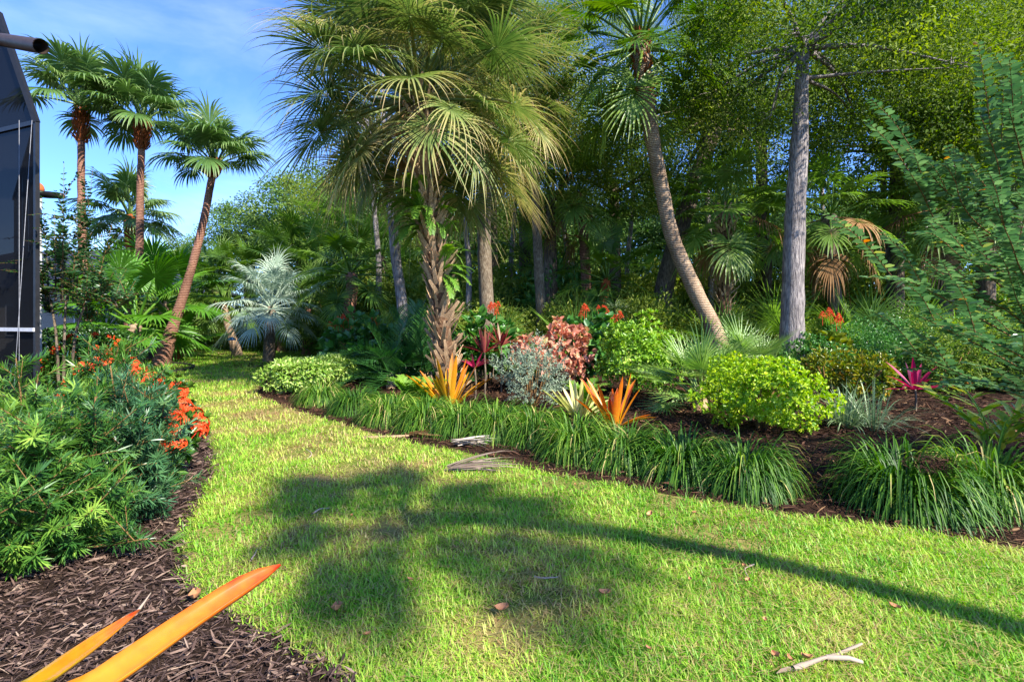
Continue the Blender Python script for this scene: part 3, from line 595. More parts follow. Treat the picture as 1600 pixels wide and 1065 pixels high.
for px, py, ty, s in ((505, 551, 430, 1.15), (468, 549, 400, 1.1), (440, 550, 420, 1.), (385, 547, 430, 1.), (335, 547, 440, 1.05), (560, 550, 370, 1.2), (300, 548, 470, 1.), (480, 555, 480, .8), (520, 547, 380, 1.2)):
    wpalm(px, py, [(px + 3, (py + ty) / 2), (px + 2, ty)], [.22, .19, .2], 20, fs=random.choice([CABB, WOOD]), label='green palm massed along the far end of the lawn', bark='bark_red', sca=s)
# palmettos on the woodland floor
for i in range(34):
    px = 580 + i * 31 + random.uniform(-14, 14); py = random.uniform(556, 582); g = G(px, py)
    o = thing('palmetto', 'dark green palmetto clump on the shaded woodland floor', 'palmetto', g, 'palmettos on the woodland floor'); fronds(o, (0, 0, .15), UNDER, 11, hi=80, lo=2, sca=random.uniform(1.1, 1.8), spread=.1, r0=.1)
# the palm standing just outside the view that shades the lawn
off_, q, r = palm('cabbage_palm', 'cabbage palm that throws its shadow across the lawn', 'palm tree', [Vector((6.0, -1.15, 0)), Vector((6.05, -1.15, 3)), Vector((6.0, -1.3, 5.4)), Vector((5.7, -1.8, 6.8)), Vector((5.4, -2.25, 7.5))], [.16, .1, .1, .1, .12], SABAL, 60, 'bark_palm', hi=82, lo=-45, spread=.4, r0=.2, sca=.5)

# ================================================================== TREES
OAKC = [crown_mesh('oak', 4.2, 4.2, 3.4, 44, 1.25, 760, .12, .062, s) for s in (11, 12)]
DARKC = [crown_mesh('oak_dark', 4.2, 4.2, 3.2, 60, 1.02, 520, .1, .058, s) for s in (21, 22)]
BRIC = [crown_mesh('bright_tree', 3.6, 3.6, 4.2, 44, 1.1, 560, .115, .045, s) for s in (31, 32)]
FARC = [crown_mesh('far_tree', 4.5, 4.5, 3.4, 110, 1.2, 190, .22, .13, s) for s in (41, 42)]
tree('oak_tree', 'oak whose crown shades the right end of the planted bed', [Vector((12.2, -1.6, 0)), Vector((12.1, -1.6, 3)), Vector((12, -1.6, 6))], [.3, .24, .16], OAKC[1], (-.2, 0, 8), 'bark_grey', sca=.45)
TG = 'trees of the woodland behind the garden'
# grey oak trunk, right
go = G(1236, 592)
tree('oak_tree', 'oak with a thick straight pale grey trunk behind the golden bush', [go] + pth([(1239, 450), (1243, 330), (1249, 230), (1252, 150), (1256, 60)], go.y), [.3, .25, .23, .2, .16, .13], OAKC[0], P(1262, 90, go.y) - go + Vector((.1, -.3, .2)), 'bark_grey', nl=12, rz=1., sca=.84, nr=30)
# dark leaning oak
do = G(1024, 566)
tree('oak_tree', 'dark oak leaning right behind the ringed curving palm trunk', [do] + pth([(1038, 450), (1065, 350), (1095, 260), (1140, 150)], do.y), [.36, .32, .3, .26, .2], DARKC[0], P(1075, 210, do.y) - do + Vector((0, 0, 0)), 'bark_dark', nl=14, sca=.95)
so = G(848, 572)
tree('slim_tree', 'slim tree with a pale straight trunk between the copperleaf and the palms', [so] + pth([(846, 500), (841, 400), (837, 320), (834, 200)], so.y), [.2, .17, .15, .13, .1], BRIC[0], P(835, 140, so.y) - so + Vector((0, 1.5, 0)), 'lichen', sca=.95, rz=.5)
lo_ = G(634, 580)
tree('slim_tree', 'slim grey trunk leaning left behind the shaggy palm ferns', [lo_] + pth([(628, 475), (618, 400), (612, 330), (600, 220)], lo_.y), [.17, .15, .14, .13, .1], BRIC[1], P(585, 150, lo_.y + 3) - lo_, 'bark_grey', sca=.55, rz=.5)
def bgtree(px, Y, top, cy, crown, sca, label, tr=.28, rz=0, bark='bark_dark', lean=0):
    b = Vector(((px - 800) * Y / F, Y, 0)); tree('woodland_tree', label, [b, P(px + lean * .5, (500 + cy) / 2, Y), P(px + lean, cy + 10, Y)], [tr, tr * .8, tr * .5], crown, P(px + lean, cy, Y) - b, bark, TG, nl=7, sca=sca, rz=rz, nr=10)
for px, Y_, ly in ((588, 19, 4), (672, 21, -6), (728, 18, 5), (802, 22, -4), (882, 20, 6), (985, 23, -5), (1108, 19, 3), (1168, 22, -6), (1385, 19, 5), (1445, 21, -4), (1290, 24, 6)):
    b_ = Vector(((px - 800) * Y_ / F, Y_, 0)); tree('slim_tree', 'slim pale trunk standing among the woodland palms', [b_, P(px + ly, 420, Y_), P(px - ly, 300, Y_), P(px + ly, 170, Y_), P(px, 60, Y_)], [.12, .1, .09, .08, .05], BRIC[px % 2], P(px, 30, Y_) - b_, 'bark_grey', 'slim pale trunks in the woodland', nl=4, sca=.36, rz=px)
LDK = 'dark leafed oak deep in the woodland'; LGR = 'leafy olive green tree in the woodland beyond the grey oak'; LBR = 'light green tree rising behind the shaggy palms'; LFA = 'distant tree closing off the back of the woodland'
bgtree(960, 19, 0, 270, DARKC[1], .8, LDK, rz=.4)
bgtree(1190, 20, 0, 120, OAKC[1], .9, LGR, rz=2.2)
bgtree(1400, 18, 0, 200, OAKC[0], .95, LGR, rz=3.)
bgtree(1540, 17, 0, 60, BRIC[0], 1., LGR, rz=1.5)
bgtree(1640, 15, 0, 200, OAKC[0], 1.05, LGR, rz=4.)
bgtree(1590, 24, 0, 120, OAKC[1], 1.5, LGR, rz=1.)
bgtree(1450, 26, 0, 40, BRIC[1], 1.3, LGR, rz=1.)
bgtree(820, 21, 0, 130, BRIC[1], 1.0, LBR, rz=2.)
bgtree(770, 24, 0, 250, BRIC[0], 1.0, LBR, rz=4.)
bgtree(860, 18, 0, 290, BRIC[0], .62, LBR, rz=4.4)
bgtree(620, 27, 0, 300, BRIC[1], .95, LBR, rz=3.)
bgtree(545, 30, 0, 340, OAKC[1], .95, LBR, rz=2.)
bgtree(395, 44, 0, 362, FARC[0], .8, 'distant spreading oak seen against the sky over the far palms')
bgtree(450, 40, 0, 385, FARC[1], .7, LFA); bgtree(330, 46, 0, 410, FARC[1], .75, LFA, rz=2.); bgtree(255, 44, 0, 430, FARC[0], .8, LFA, rz=1.); bgtree(170, 40, 0, 440, FARC[1], .8, LFA, rz=3.)
for i in range(11):
    px = 500 + i * 112 + random.uniform(-20, 20); bgtree(px, random.uniform(36, 44), 0, random.uniform(330, 400), FARC[i % 2], random.uniform(1.0, 1.25), LFA, rz=i * 1.3)
# understory shrubs that close the woodland at eye level
UB = [bush_pts(1100, .9, .9, .8, .25, .4, s) for s in (1, 2, 3)]
UM = []; UMB = []
for pts_, d_ in UB:
    for mname in ('oak', 'oak_dark', 'broad', 'bright_tree'):
        mb = MB(); n = len(pts_) * 4; B = np.repeat(pts_, 4, 0) + rng.normal(0, .05, (n, 3)); leaves(mb, B, nrm(np.repeat(d_, 4, 0) + rdir(n)), nrm(rdir(n) + [0, 0, .8]), rng.uniform(.07, .13, n), rng.uniform(.03, .055, n), np.clip(rng.normal(.5, .18, n), 0, 1), .15, 'd'); B = None
        (UMB if mname == 'bright_tree' else UM).append(mb.mesh('foliage', mname, False))
UM = UM + UMB
stemm = MB()
for i in range(6):
    a = i * 1.05; tube(stemm, [(0, 0, -.3), (math.cos(a) * .2, math.sin(a) * .2, .5), (math.cos(a) * .5, math.sin(a) * .5, 1.2)], [.025, .018, .006], 5)
stemm = stemm.mesh('stems', 'stem')
def under(px, py, s, label='leafy understory shrub in the woodland shade', i=None, grp='understory shrubs of the woodland'):
    o = thing('understory_shrub', label, 'shrub', G(px, py), grp); s2 = s
    link('foliage', UM[random.randrange(9) if i is None else i], o, (0, 0, .75 * s2), random.uniform(0, 6), (s2, s2, s2 * random.uniform(.9, 1.25))); link('stems', stemm, o, (0, 0, 0), 0, s2)
for i in range(30):
    under(520 + i * 36 + random.uniform(-12, 12), random.uniform(548, 562), random.uniform(1.2, 2.2))
for i in range(22):
    under(540 + i * 50 + random.uniform(-18, 18), random.uniform(541, 546), random.uniform(1.8, 2.9), 'tall pale green thicket shrub between the woodland trunks', 9 + i % 2, 'thicket between the trunks')
for i in range(17):
    under(570 + i * 42 + random.uniform(-14, 14), random.uniform(566, 576), random.uniform(.85, 1.25), 'sunlit light green shrub at the front edge of the woodland', 9 + i % 3 if i % 3 else None, 'sunlit shrubs fronting the woodland')
for i in range(15):
    under(565 + i * 56 + random.uniform(-18, 18), random.uniform(553, 559), random.uniform(1.7, 2.3), 'tall light green bush between the woodland palms', 9 + i % 3, 'tall bushes between the woodland palms')
for px, py, s in ((1395, 604, .75), (1440, 600, .8), (1480, 612, .75), (1530, 600, .9), (1580, 612, .8), (1620, 600, .9), (1400, 585, .9), (1460, 588, .9), (1520, 584, 1.), (1590, 588, 1.), (1660, 615, .9), (1330, 588, .8), (1250, 586, .7)):
    under(px, py, s, 'green shrub filling the back of the bed under the crepe myrtle', grp='shrubs at the back of the bed')
for px, py, s in ((300, 547, 1.6), (330, 546.5, 1.5), (365, 547, 1.3), (392, 547.5, 1.3), (425, 548, 1.3), (455, 548, 1.5), (490, 549, 1.4), (515, 550, 1.5), (270, 549, 1.4), (240, 552, 1.5)):
    under(px, py, s, 'low dark shrub bordering the far end of the lawn', grp='shrubs at the far lawn edge')

# ================================================================== PLANTED BED
# liriope clumps along the lawn edge
LIR = [(478, 640, .5), (532, 656, .52), (590, 672, .55), (648, 684, .55), (706, 692, .55), (766, 700, .55), (832, 708, .54), (905, 735, .58), (985, 746, .58), (1090, 770, .58), (1200, 800, .54), (1492, 832, .62), (1640, 826, .62)]
LM = []
for s in range(4):
    n = 1500; mb = MB(); a = rng.uniform(0, 6.28, n); e = np.radians(74 - 64 * rng.random(n) ** .8); rr = .15 * np.sqrt(rng.random(n)); aa = a + rng.normal(0, .4, n)
    D = np.stack([np.cos(aa) * np.cos(e), np.sin(aa) * np.cos(e), np.sin(e)], 1); S = np.stack([-np.sin(aa), np.cos(aa), 0 * a], 1); N0 = np.cross(D, S); N0 *= np.where(N0[:, 2:] < 0, -1, 1)
    strips(mb, np.stack([np.cos(a) * rr, np.sin(a) * rr, 0 * a], 1), D, N0, rng.uniform(.34, .66, n), rng.uniform(.009, .015, n), rng.uniform(2.2, 5.2, n), np.clip(rng.normal(.4, .17, n) + (rng.random(n) < .04) * .5, 0, 1), 6, [.7, 1, 1, .9, .7, .45, .05], fold=.15, tipT=.16)
    LM.append(mb.mesh('foliage', 'lirio'))
for i, (px, py, h) in enumerate(LIR):
    lab = ['liriope clump at the corner beside the variegated hedge', 'pale tipped liriope clump next to the one at the hedge', 'liriope clump with the tan fallen boot just beyond its foot', 'liriope clump right behind the tan fallen boot', 'liriope clump behind the grey shredded frond, before the golden bromeliad', 'liriope clump in front of the wine red cordyline', 'liriope clump in front of the silver shrub', 'liriope clump in front of the pale cream bromeliad', 'liriope clump in front of the larger orange bromeliad', 'liriope clump in front of the palmetto with the brown skirt', '', '', ''][i]
    if i == 10: lab = 'liriope clump ending the border row in front of the golden bush'
    if i == 11: lab = 'broad liriope clump with a dead brown tuft at its heart'
    if i == 12: lab = 'liriope clump half hidden behind the one with the brown tuft'
    g = G(px, py) + Vector((.05, .5, 0)); o = thing('liriope', lab, 'grass clump', g, 'liriope clumps edging the lawn')
    s = h / .58; link('foliage', LM[i % 4], o, (0, 0, 0), i * 1.7, (s * (1.02 if i >= 11 else .86 if i == 10 else 1.08) * random.uniform(.93, 1.08), s * (1.1 if i >= 11 else 1.), s * random.uniform(1.35, 1.55)))
    if i == 11:
        mb = MB(); n = 260; B = np.stack([rng.normal(-.05, .07, n), rng.normal(-.32, .05, n), rng.uniform(.38, .46, n)], 1); strips(mb, B, rdir(n, .3), rdir(n), rng.uniform(.04, .1, n), .006, .8, rng.uniform(0, .6, n), 3); kind(mb.build('dead_tuft', 'redchip', o), 'stuff')
# second, filling row just behind the border
for i, (px, py) in enumerate([(510, 630), (560, 638), (615, 645), (672, 652), (735, 658), (800, 664)]):
    g = G(px, py); o = thing('liriope', 'liriope clump in the inner row just behind the lawn border', 'grass clump', g, 'liriope clumps behind the border row'); link('foliage', LM[i % 4], o, (0, 0, 0), i * 2.1, (.9, .9, .95))

# variegated hedge
hd = thing('variegated_hedge', 'low clipped hedge of pale variegated leaves at the lawn corner', 'hedge', G(480, 612)); mb = MB(); sb = MB()
for i in range(9):
    f = i / 8; c = G(462, 614).lerp(G(580, 585), f) - Vector(hd.location); p, d = bush_pts(900, .6, .58, .36, .14, .6, i + 50); n = len(p) * 3; p = np.repeat(p, 3, 0) + [c.x, c.y, .38]; p[:, 2] = np.clip(p[:, 2], .03, .6 + .05 * np.sin(p[:, 0] * 9) + rng.normal(0, .025, len(p)))
    leaves(mb, p, nrm(np.repeat(d, 3, 0) + rdir(n) * .8), nrm(np.repeat(d, 3, 0) + rdir(n) * .6 + [0, 0, .6]), rng.uniform(.06, .1, n), rng.uniform(.025, .04, n), np.clip(rng.normal(.55, .22, n), 0, 1), .2)
    for j in range(4): tube(sb, [(c.x, c.y, -.05), (c.x + random.uniform(-.3, .3), c.y + random.uniform(-.3, .3), .55)], [.015, .006], 5)
mb.build('foliage', 'varieg', hd); sb.build('stems', 'stem', hd)

# bromeliads
def bromeliad(label, loc, n, Ln, W, mat='brom', T=(.15, .7), tip=.28, el=(25, 82), name='bromeliad', group=None):
    return strap_plant(name, label, loc, n, Ln, W, mat, 'bromeliad', group, el, .35, prof=[1.1, .95, .95, 1, .95, .75, .06], fold=.3, r0=.07, single=True, T=T, tipT=tip)
bromeliad('golden orange bromeliad at the foot of the shaggy palm', G(702, 636), 20, (.6, .95), (.07, .1), T=(.05, .5))
bromeliad('larger orange bromeliad with curling leaves behind the liriope in mid bed', G(958, 664), 19, (.45, .78), (.07, .095), T=(.3, .75))
bromeliad('pale cream bromeliad beside the larger orange one', G(905, 652), 18, (.4, .7), (.05, .07), 'brom_pale', (.2, .9), .05)
# big bromeliad leaves at the photographer's feet
fb = thing('bromeliad', 'yellow orange bromeliad with long glossy leaves over the dark mulch', 'bromeliad', Vector((-1.18, .6, 0)))
fo = Vector(fb.location)
def long_leaf(pts, W, T, tip, prof, red=True):
    q = spline([Vector(p) - fo for p in pts], 26); t = np.linspace(0, 1, 26); w = np.interp(t, np.linspace(0, 1, len(prof)), prof) * W
    tan = nrm(np.gradient(q, axis=0)); S = nrm(np.cross(tan, [0, 0, 1.])); U = np.cross(S, tan); V = []; Ts = []; st = rng.normal(0, .05, 9); ed = 1 + rng.normal(0, .012, 26)
    for i in range(26):
        for ci, c in enumerate(np.linspace(-1, 1, 9)):
            V.append(q[i] + S[i] * c * w[i] * .5 * (ed[i] if abs(c) > .9 else 1) + U[i] * (c * c - .4) * w[i] * .36); Ts.append(T + tip * t[i] ** 3 + .05 * abs(c) + st[ci] + rng.normal(0, .02))
    f = [[i * 9 + j, i * 9 + j + 1, i * 9 + j + 10, i * 9 + j + 9] for i in range(25) for j in range(8)]
    mb = MB(); mb.add(V, [np.array(f)], Ts); o = mb.build('leaf', 'brom', fb)
    so_ = o.modifiers.new('thickness', 'SOLIDIFY'); so_.thickness = .003
long_leaf([fo + Vector((0, 0, .05)), fo + Vector((.12, .14, .42)), P(55, 1140, .97), P(170, 1063, 1.1), P(300, 972, 1.27), P(438, 881, 1.45)], .084, .42, .55, [.9] + [1] * 24 + [1.02, 1, .9, .6, .04])
long_leaf([fo + Vector((-.05, 0, .05)), fo + Vector((.0, .2, .42)), P(-20, 1122, 1.03), P(65, 1066, 1.15), P(140, 1012, 1.32), P(218, 951, 1.5)], .058, .16, .75, [.9] + [1] * 14 + [.95, .85, .65, .4, .04])
dryt = MB(); tube(dryt, [P(216, 953, 1.5) - fo, P(227, 938, 1.52) - fo, P(236, 925, 1.53) - fo], [.005, .003, .001], 5); dryt.build('dry_tip', 'stick', fb)
for a, ln in ((3.4, .6), (2.6, .55), (4.4, .5), (5.4, .5), (1.9, .4)):
    d = Vector((math.cos(a), math.sin(a), 0)); long_leaf([fo + Vector((0, 0, .06)), fo + d * ln * .5 + Vector((0, 0, .3)), fo + d * ln + Vector((0, 0, .4))], .075, .3, .4, [.8, 1, 1, .8, .05])

# shrubs of the planted bed
def inward(px, py, dy=0.): return G(px, py) + Vector((0, dy, 0))
sv = thing('silver_shrub', 'feathery silver grey shrub behind the liriope in mid bed', 'shrub', G(832, 640)); mb = MB(); p, d = bush_pts(330, .46, .42, .5, .3, .3, 5); n = len(p); p[:, 2] = np.maximum(p[:, 2] + .55, .05)
for i in range(n):
    m_ = 16; t = np.linspace(0, .2, m_); B = p[i] + nrm(d[i] + [0, 0, .7]) * t[:, None]; leaves(mb, B, nrm(rdir(m_) + nrm(d[i] + [0, 0, .7]) * .6), rdir(m_), .05, .014, np.clip(rng.normal(.55, .2, m_), 0, 1), .1, 'd')
mb.build('foliage', 'silver', sv); sb = MB()
for i in range(10): a = i * .63; tube(sb, [(0, 0, -.05), (math.cos(a) * .2, math.sin(a) * .2, .45), (math.cos(a) * .35, math.sin(a) * .33, .85)], [.015, .01, .004], 5)
sb.build('stems', 'stem', sv)
bush('copperleaf', 'copperleaf shrub with red and pink blotched leaves behind the silver shrub', G(876, 612), (.62, .5, .6), 'copper', 460, .12, .085, cl=3, lump=.25, shell=.5, curl=.3, up=.3, seed=6, zc=.78)
bush('copperleaf', 'small red copperleaf just beside the taller blotched one', G(826, 617), (.3, .3, .3), 'copper', 90, .14, .09, cl=3, curl=.3, seed=7, zc=.85)
bush('lime_bush', 'rounded lime green clipped bush in front of the leaning palm', G(994, 618), (.72, .66, .62), 'greenbush', 1500, .085, .036, cl=5, lump=.26, shell=.5, seed=8, zc=.82, spread=1.1)
bush('golden_duranta', 'bright golden leaved bush beside the palmetto, in front of the grey oak', G(1187, 672), (.66, .6, .44), 'duranta', 2000, .05, .028, cl=6, lump=.3, shell=.5, seed=9, zc=.5, spread=1.2)
bush('golden_duranta', 'small sprig of golden leaves behind the palmetto', G(1160, 628), (.32, .28, .28), 'duranta', 260, .05, .028, cl=6, seed=19, zc=.55)
# saw palmettos
def saw(label, loc, n, s, skirt=0):
    o = thing('saw_palmetto', label, 'palmetto', loc); fronds(o, (0, 0, .3 * s), SAWP, n, hi=85, lo=0, sca=s, spread=.12, r0=.12, tiltj=.25)
    mb = MB(); tube(mb, [(0, 0, -.05), (.02, 0, .2 * s), (0, 0, .36 * s)], [.12 * s, .11 * s, .07 * s], 9, rough=.1); mb.build('trunk', 'boot', o)
    if skirt: fronds(o, (0, 0, .3 * s), SABAL_OLD, skirt, hi=-35, lo=-60, sca=.3 * s, spread=.05, r0=.1, name='dead_frond')
saw('silvery green saw palmetto with a dry brown skirt beside the golden bush', G(1093, 640), 26, 1.05, 6)
saw('second saw palmetto behind the golden bush at the leaning palm foot', G(1172, 606), 20, 1.15)
saw('dull saw palmetto at the grey oak foot', G(1205, 600), 12, .9)
# pagoda flower bushes
PF = MB(); n = 150; t = rng.random(n); a = rng.uniform(0, 6.28, n); B = np.stack([np.cos(a) * (1 - t) * .11, np.sin(a) * (1 - t) * .11, t * .22], 1); O = nrm(np.stack([np.cos(a), np.sin(a), .3 + 0 * a], 1) + rng.normal(0, .4, (n, 3)))
leaves(PF, B, O, rdir(n), rng.uniform(.03, .06, n), rng.uniform(.012, .022, n), rng.random(n), .2); tube(PF, [(0, 0, -.25), (0, 0, .2)], [.008, .004], 5, .2); PF = PF.mesh('flower_cluster', 'pagoda_fl')
def pagoda(label, loc, size, zc, fl, seed, Y, mat='broad', n=260):
    o = bush('pagoda_bush', label, loc, size, mat, n, .2, .15, cl=3, lump=.25, shell=.45, curl=.28, up=.8, seed=seed, zc=zc)
    for x, y in fl:
        for j in range(3):
            q = P(x + random.uniform(-9, 9), y + random.uniform(-3, 8), Y + random.uniform(-.2, .2)); link('flower_cluster', PF, o, q - Vector(loc), random.uniform(0, 6), random.uniform(.45, .8))
pagoda('large leaved bush with red flower spikes beyond the variegated hedge', G(560, 594), (.8, .7, .7), .85, [(520, 508), (536, 500), (551, 502), (578, 514), (588, 508)], 31, 12.4)
pagoda('red flowered bush behind the shaggy palm beside the thick grey palm trunk', G(764, 603), (.55, .5, .6), .9, [(768, 484), (774, 480)], 32, 11.2, n=170)
pagoda('red flowered bush between the copperleaf and the lime bush', G(922, 600), (.62, .5, .65), .95, [(912, 487), (938, 485), (962, 499)], 33, 11.6)
pagoda('spindly plant with two coral red flower heads beside the grey oak', G(1300, 598), (.28, .25, .5), .7, [(1294, 490), (1307, 500)], 34, 11.8, n=60, mat='croton')
# feathery dark clump and soft ferns left of the palm
for (px, py, s, n, lab) in ((640, 600, 1.15, 26, 'dark glossy feather leaved cycad beside the shaggy palm'), (612, 607, .8, 14, 'smaller feather leaved cycad near the variegated hedge'), (668, 603, .95, 16, 'feather leaved cycad touching the shaggy palm trunk')):
    o = thing('cycad', lab, 'cycad', G(px, py)); fronds(o, (0, 0, .25), FEATH, n, hi=86, lo=5, sca=s, spread=.15, r0=.1)
    mb = MB(); tube(mb, [(0, 0, -.05), (0, 0, .3)], [.12, .1], 8, rough=.1); mb.build('trunk', 'boot', o)
def softfern(label, px, py, n, s):
    o = thing('fern', label, 'fern', G(px, py)); fronds(o, (0, 0, .05), FERN, n, hi=85, lo=20, sca=s, spread=.02, r0=.08)
softfern('soft light green fern in front of the dark cycads', 640, 630, 20, .85); softfern('soft fern between the cycads and the golden bromeliad', 668, 632, 14, .75); softfern('soft fern patch by the copperleaf foot', 915, 632, 18, .7)
softfern('light green fern behind the copperleaf', 872, 592, 20, 1.3); softfern('pale fern in front of the pagoda bush by the grey oak', 1335, 600, 18, 1.1)
# cordylines
def cordyline(label, loc, mat, n, stem, Ln=(.3, .5), W=(.05, .08), T=(.1, .9), el=(15, 85)):
    o = strap_plant('cordyline', label, loc, n, Ln, W, mat, 'cordyline', None, el, .5, prof=[.3, .8, 1, .85, .5, .03], r0=.03, single=True, T=T, tipT=.05, hz=stem)
    mb = MB(); tube(mb, [(0, 0, -.05), (.02, .01, stem * .5), (0, 0, stem)], [.02, .018, .014], 6); mb.build('stem', 'lichen', o)
cordyline('tall wine red cordyline near the shaggy palm', G(757, 622), 'cordy', 20, .85, (.35, .55)); cordyline('small magenta cordyline beside the tall wine red one', G(742, 625), 'magenta', 16, .6, (.25, .4), (.03, .05))
cordyline('bronze green cordyline behind the silver shrub', G(783, 614), 'cordy', 18, .95, (.35, .5), T=(.6, 1.)); cordyline('magenta and purple cordyline standing alone on dark mulch near the croton', G(1430, 642), 'magenta', 14, .35, (.4, .6), (.07, .1), el=(0, 85))
bush('croton', 'yellow green croton behind the flax lily', G(1290, 622), (.42, .38, .4), 'croton', 420, .1, .03, cl=5, seed=41, zc=.45, up=.7); bush('croton', 'second croton with bronze tips in front of the understory', G(1352, 625), (.5, .4, .4), 'croton', 480, .1, .03, cl=5, seed=42, zc=.42, up=.7)
bush('leafy_shrub', 'fine leaved green shrub at the foot of the grey oak', G(1275, 606), (.6, .5, .5), 'broad', 700, .07, .035, cl=5, seed=43, zc=.6)
bush('leafy_shrub', 'glossy green shrub between the shaggy palm and the cordylines', G(738, 606), (.45, .4, .5), 'ixora', 420, .1, .055, cl=5, seed=44, zc=.8)
for i, (px, py, n) in enumerate([(1322, 668, 150), (1365, 672, 50)]):
    strap_plant('flax_lily', ['grey green striped flax lily between the golden bush and the magenta cordyline', 'small striped flax lily beside the larger one'][i], G(px, py), n, (.45, .75), (.015, .024), 'flax', 'plant', None, (25, 85), 1.3, r0=.14, part='foliage')
# shell ginger, right
def ginger(label, loc, canes, s):
    o = thing('shell_ginger', label, 'ginger plant', loc)
    for c in range(canes):
        a = random.uniform(0, 6.28); ln = random.uniform(.5, .85) * s; q = spline([Vector((0, 0, 0)), Vector((math.cos(a) * .15, math.sin(a) * .15, ln * .6)), Vector((math.cos(a) * .45 * s, math.sin(a) * .45 * s, ln))], 12)
        mb = MB(); tube(mb, q, np.linspace(.009, .004, 12), 5, .4); B = q[3:]; n = len(B); sg = np.tile([1, -1], n)[:n]; t = nrm(np.gradient(q, axis=0))[3:]; sd = nrm(np.cross(t, [0, 0, 1.])) * sg[:, None]
        strips(mb, B, nrm(t * .6 + sd + [0, 0, .15]), nrm(rdir(n) * .3 + [0, 0, 1.]), rng.uniform(.2, .34, n) * s, rng.uniform(.04, .06, n) * s, .6, rng.uniform(.2, 1, n), 5, [.2, .85, 1, .8, .45, .03], fold=.15); mb.build('leafy_cane', 'ginger', o)
ginger('yellow striped shell ginger behind the tufted liriope', Vector((4.7, 5.0, 0)), 12, 1.05); ginger('smaller shell ginger in front of the yellow striped one', Vector((4.9, 4.3, 0)), 9, .8)

# crepe myrtle sprays on the right
def spray(mb, pts, ll, lw, gap, T0=.45, r=.008, mat_leaf=0, mat_stem=1, side=0, sp=.85):
    """arching shoot with leaves in two ranks"""
    Ltot = sum((Vector(pts[i + 1]) - Vector(pts[i])).length for i in range(len(pts) - 1)); n = max(6, int(Ltot / gap)); q = spline(pts, n); t = nrm(np.gradient(q, axis=0)); tube(mb, q[::2] if n > 12 else q, np.linspace(r, r * .25, len(q[::2] if n > 12 else q)), 5, .5, mat_stem)
    sd = nrm(np.cross(t, [0, 0, 1.]) + 1e-4); u = np.cross(sd, t)
    for s in (-1, 1):
        k = int(n * .12); B = q[k:]; m_ = len(B); taper = np.interp(np.linspace(0, 1, m_), [0, .7, 1], [1, .95, .45])
        leaves(mb, B, nrm(sd[k:] * s * sp + t[k:] * .45 + rng.normal(0, .18, (m_, 3)) + u[k:] * .15), nrm(u[k:] + rng.normal(0, .3, (m_, 3))), ll * taper * rng.uniform(.8, 1.2, m_), lw * taper * rng.uniform(.8, 1.2, m_), np.clip(rng.normal(T0, .14, m_) + (rng.random(m_) < .008) * .6, 0, 1), .22, 'h', mat_leaf)
cmb = Vector((5.4, 3.9, 0))
cm = thing('crepe_myrtle', 'crepe myrtle with arching leafy sprays hanging over the planted bed', 'shrub', cmb); mb = MB()
for tp, rr in (((-.1, .3, 2.6), .04), ((-.6, .2, 2.2), .035), ((.3, .4, 3.), .04), ((-.9, -.1, 1.5), .03)): tube(mb, spline([Vector((random.uniform(-.15, .15), random.uniform(-.1, .1), -.1)), Vector(tp) * .5 + Vector((0, 0, .1)), Vector(tp)], 10), np.linspace(rr, rr * .4, 10), 7)
mb.build('stems', 'lichen', cm)
SPR = [([(1590, 380), (1480, 300), (1440, 250), (1412, 232)], 4.2), ([(1590, 470), (1480, 370), (1440, 300), (1422, 270)], 4.1), ([(1640, 560), (1500, 480), (1420, 440), (1350, 432)], 3.9), ([(1640, 600), (1540, 545), (1480, 515), (1430, 490)], 3.9), ([(1660, 640), (1540, 600), (1460, 565), (1395, 540)], 4.), ([(1620, 500), (1570, 350), (1560, 260), (1530, 175)], 4.), ([(1640, 440), (1610, 300), (1590, 220), (1575, 165)], 3.9), ([(1640, 480), (1560, 420), (1500, 400), (1450, 345)], 4.1),
       ([(1660, 560), (1580, 490), (1520, 460), (1440, 405)], 4.2), ([(1640, 420), (1540, 360), (1500, 310), (1490, 235)], 4.3), ([(1660, 520), (1600, 430), (1580, 380), (1545, 300)], 3.8), ([(1680, 620), (1600, 560), (1540, 530), (1500, 520)], 3.7), ([(1680, 650), (1600, 610), (1520, 600), (1440, 600)], 4.3), ([(1660, 380), (1630, 280), (1600, 200), (1597, 140)], 4.2), ([(1680, 350), (1600, 330), (1560, 300), (1500, 290)], 4.4), ([(1680, 480), (1620, 450), (1570, 440), (1510, 430)], 4.5), ([(1690, 600), (1620, 520), (1590, 470), (1570, 400)], 4.3), ([(1690, 500), (1640, 350), (1630, 250), (1640, 150)], 4.4)]
for pts, Y in SPR:
    n_ = len(pts); mb = MB(); w3 = [P(x, y, Y + (.5 - .25 * j)) - cmb for j, (x, y) in enumerate(pts)]; spray(mb, w3, .08, .046, .043, T0=.45)
    for j in range(4):
        a = Vector(spline(w3, 10)[1 + 2 * j]); e = a + (Vector(w3[-1]) - Vector(w3[0])) * .3 + Vector((random.uniform(-.15, .15), random.uniform(-.25, .1), random.uniform(-.2, .2))); spray(mb, [a, a.lerp(e, .5) + Vector((0, 0, .05)), e], .074, .042, .042, T0=.45, r=.004)
    mb.build('branch', ['crepe', 'stem'], cm)

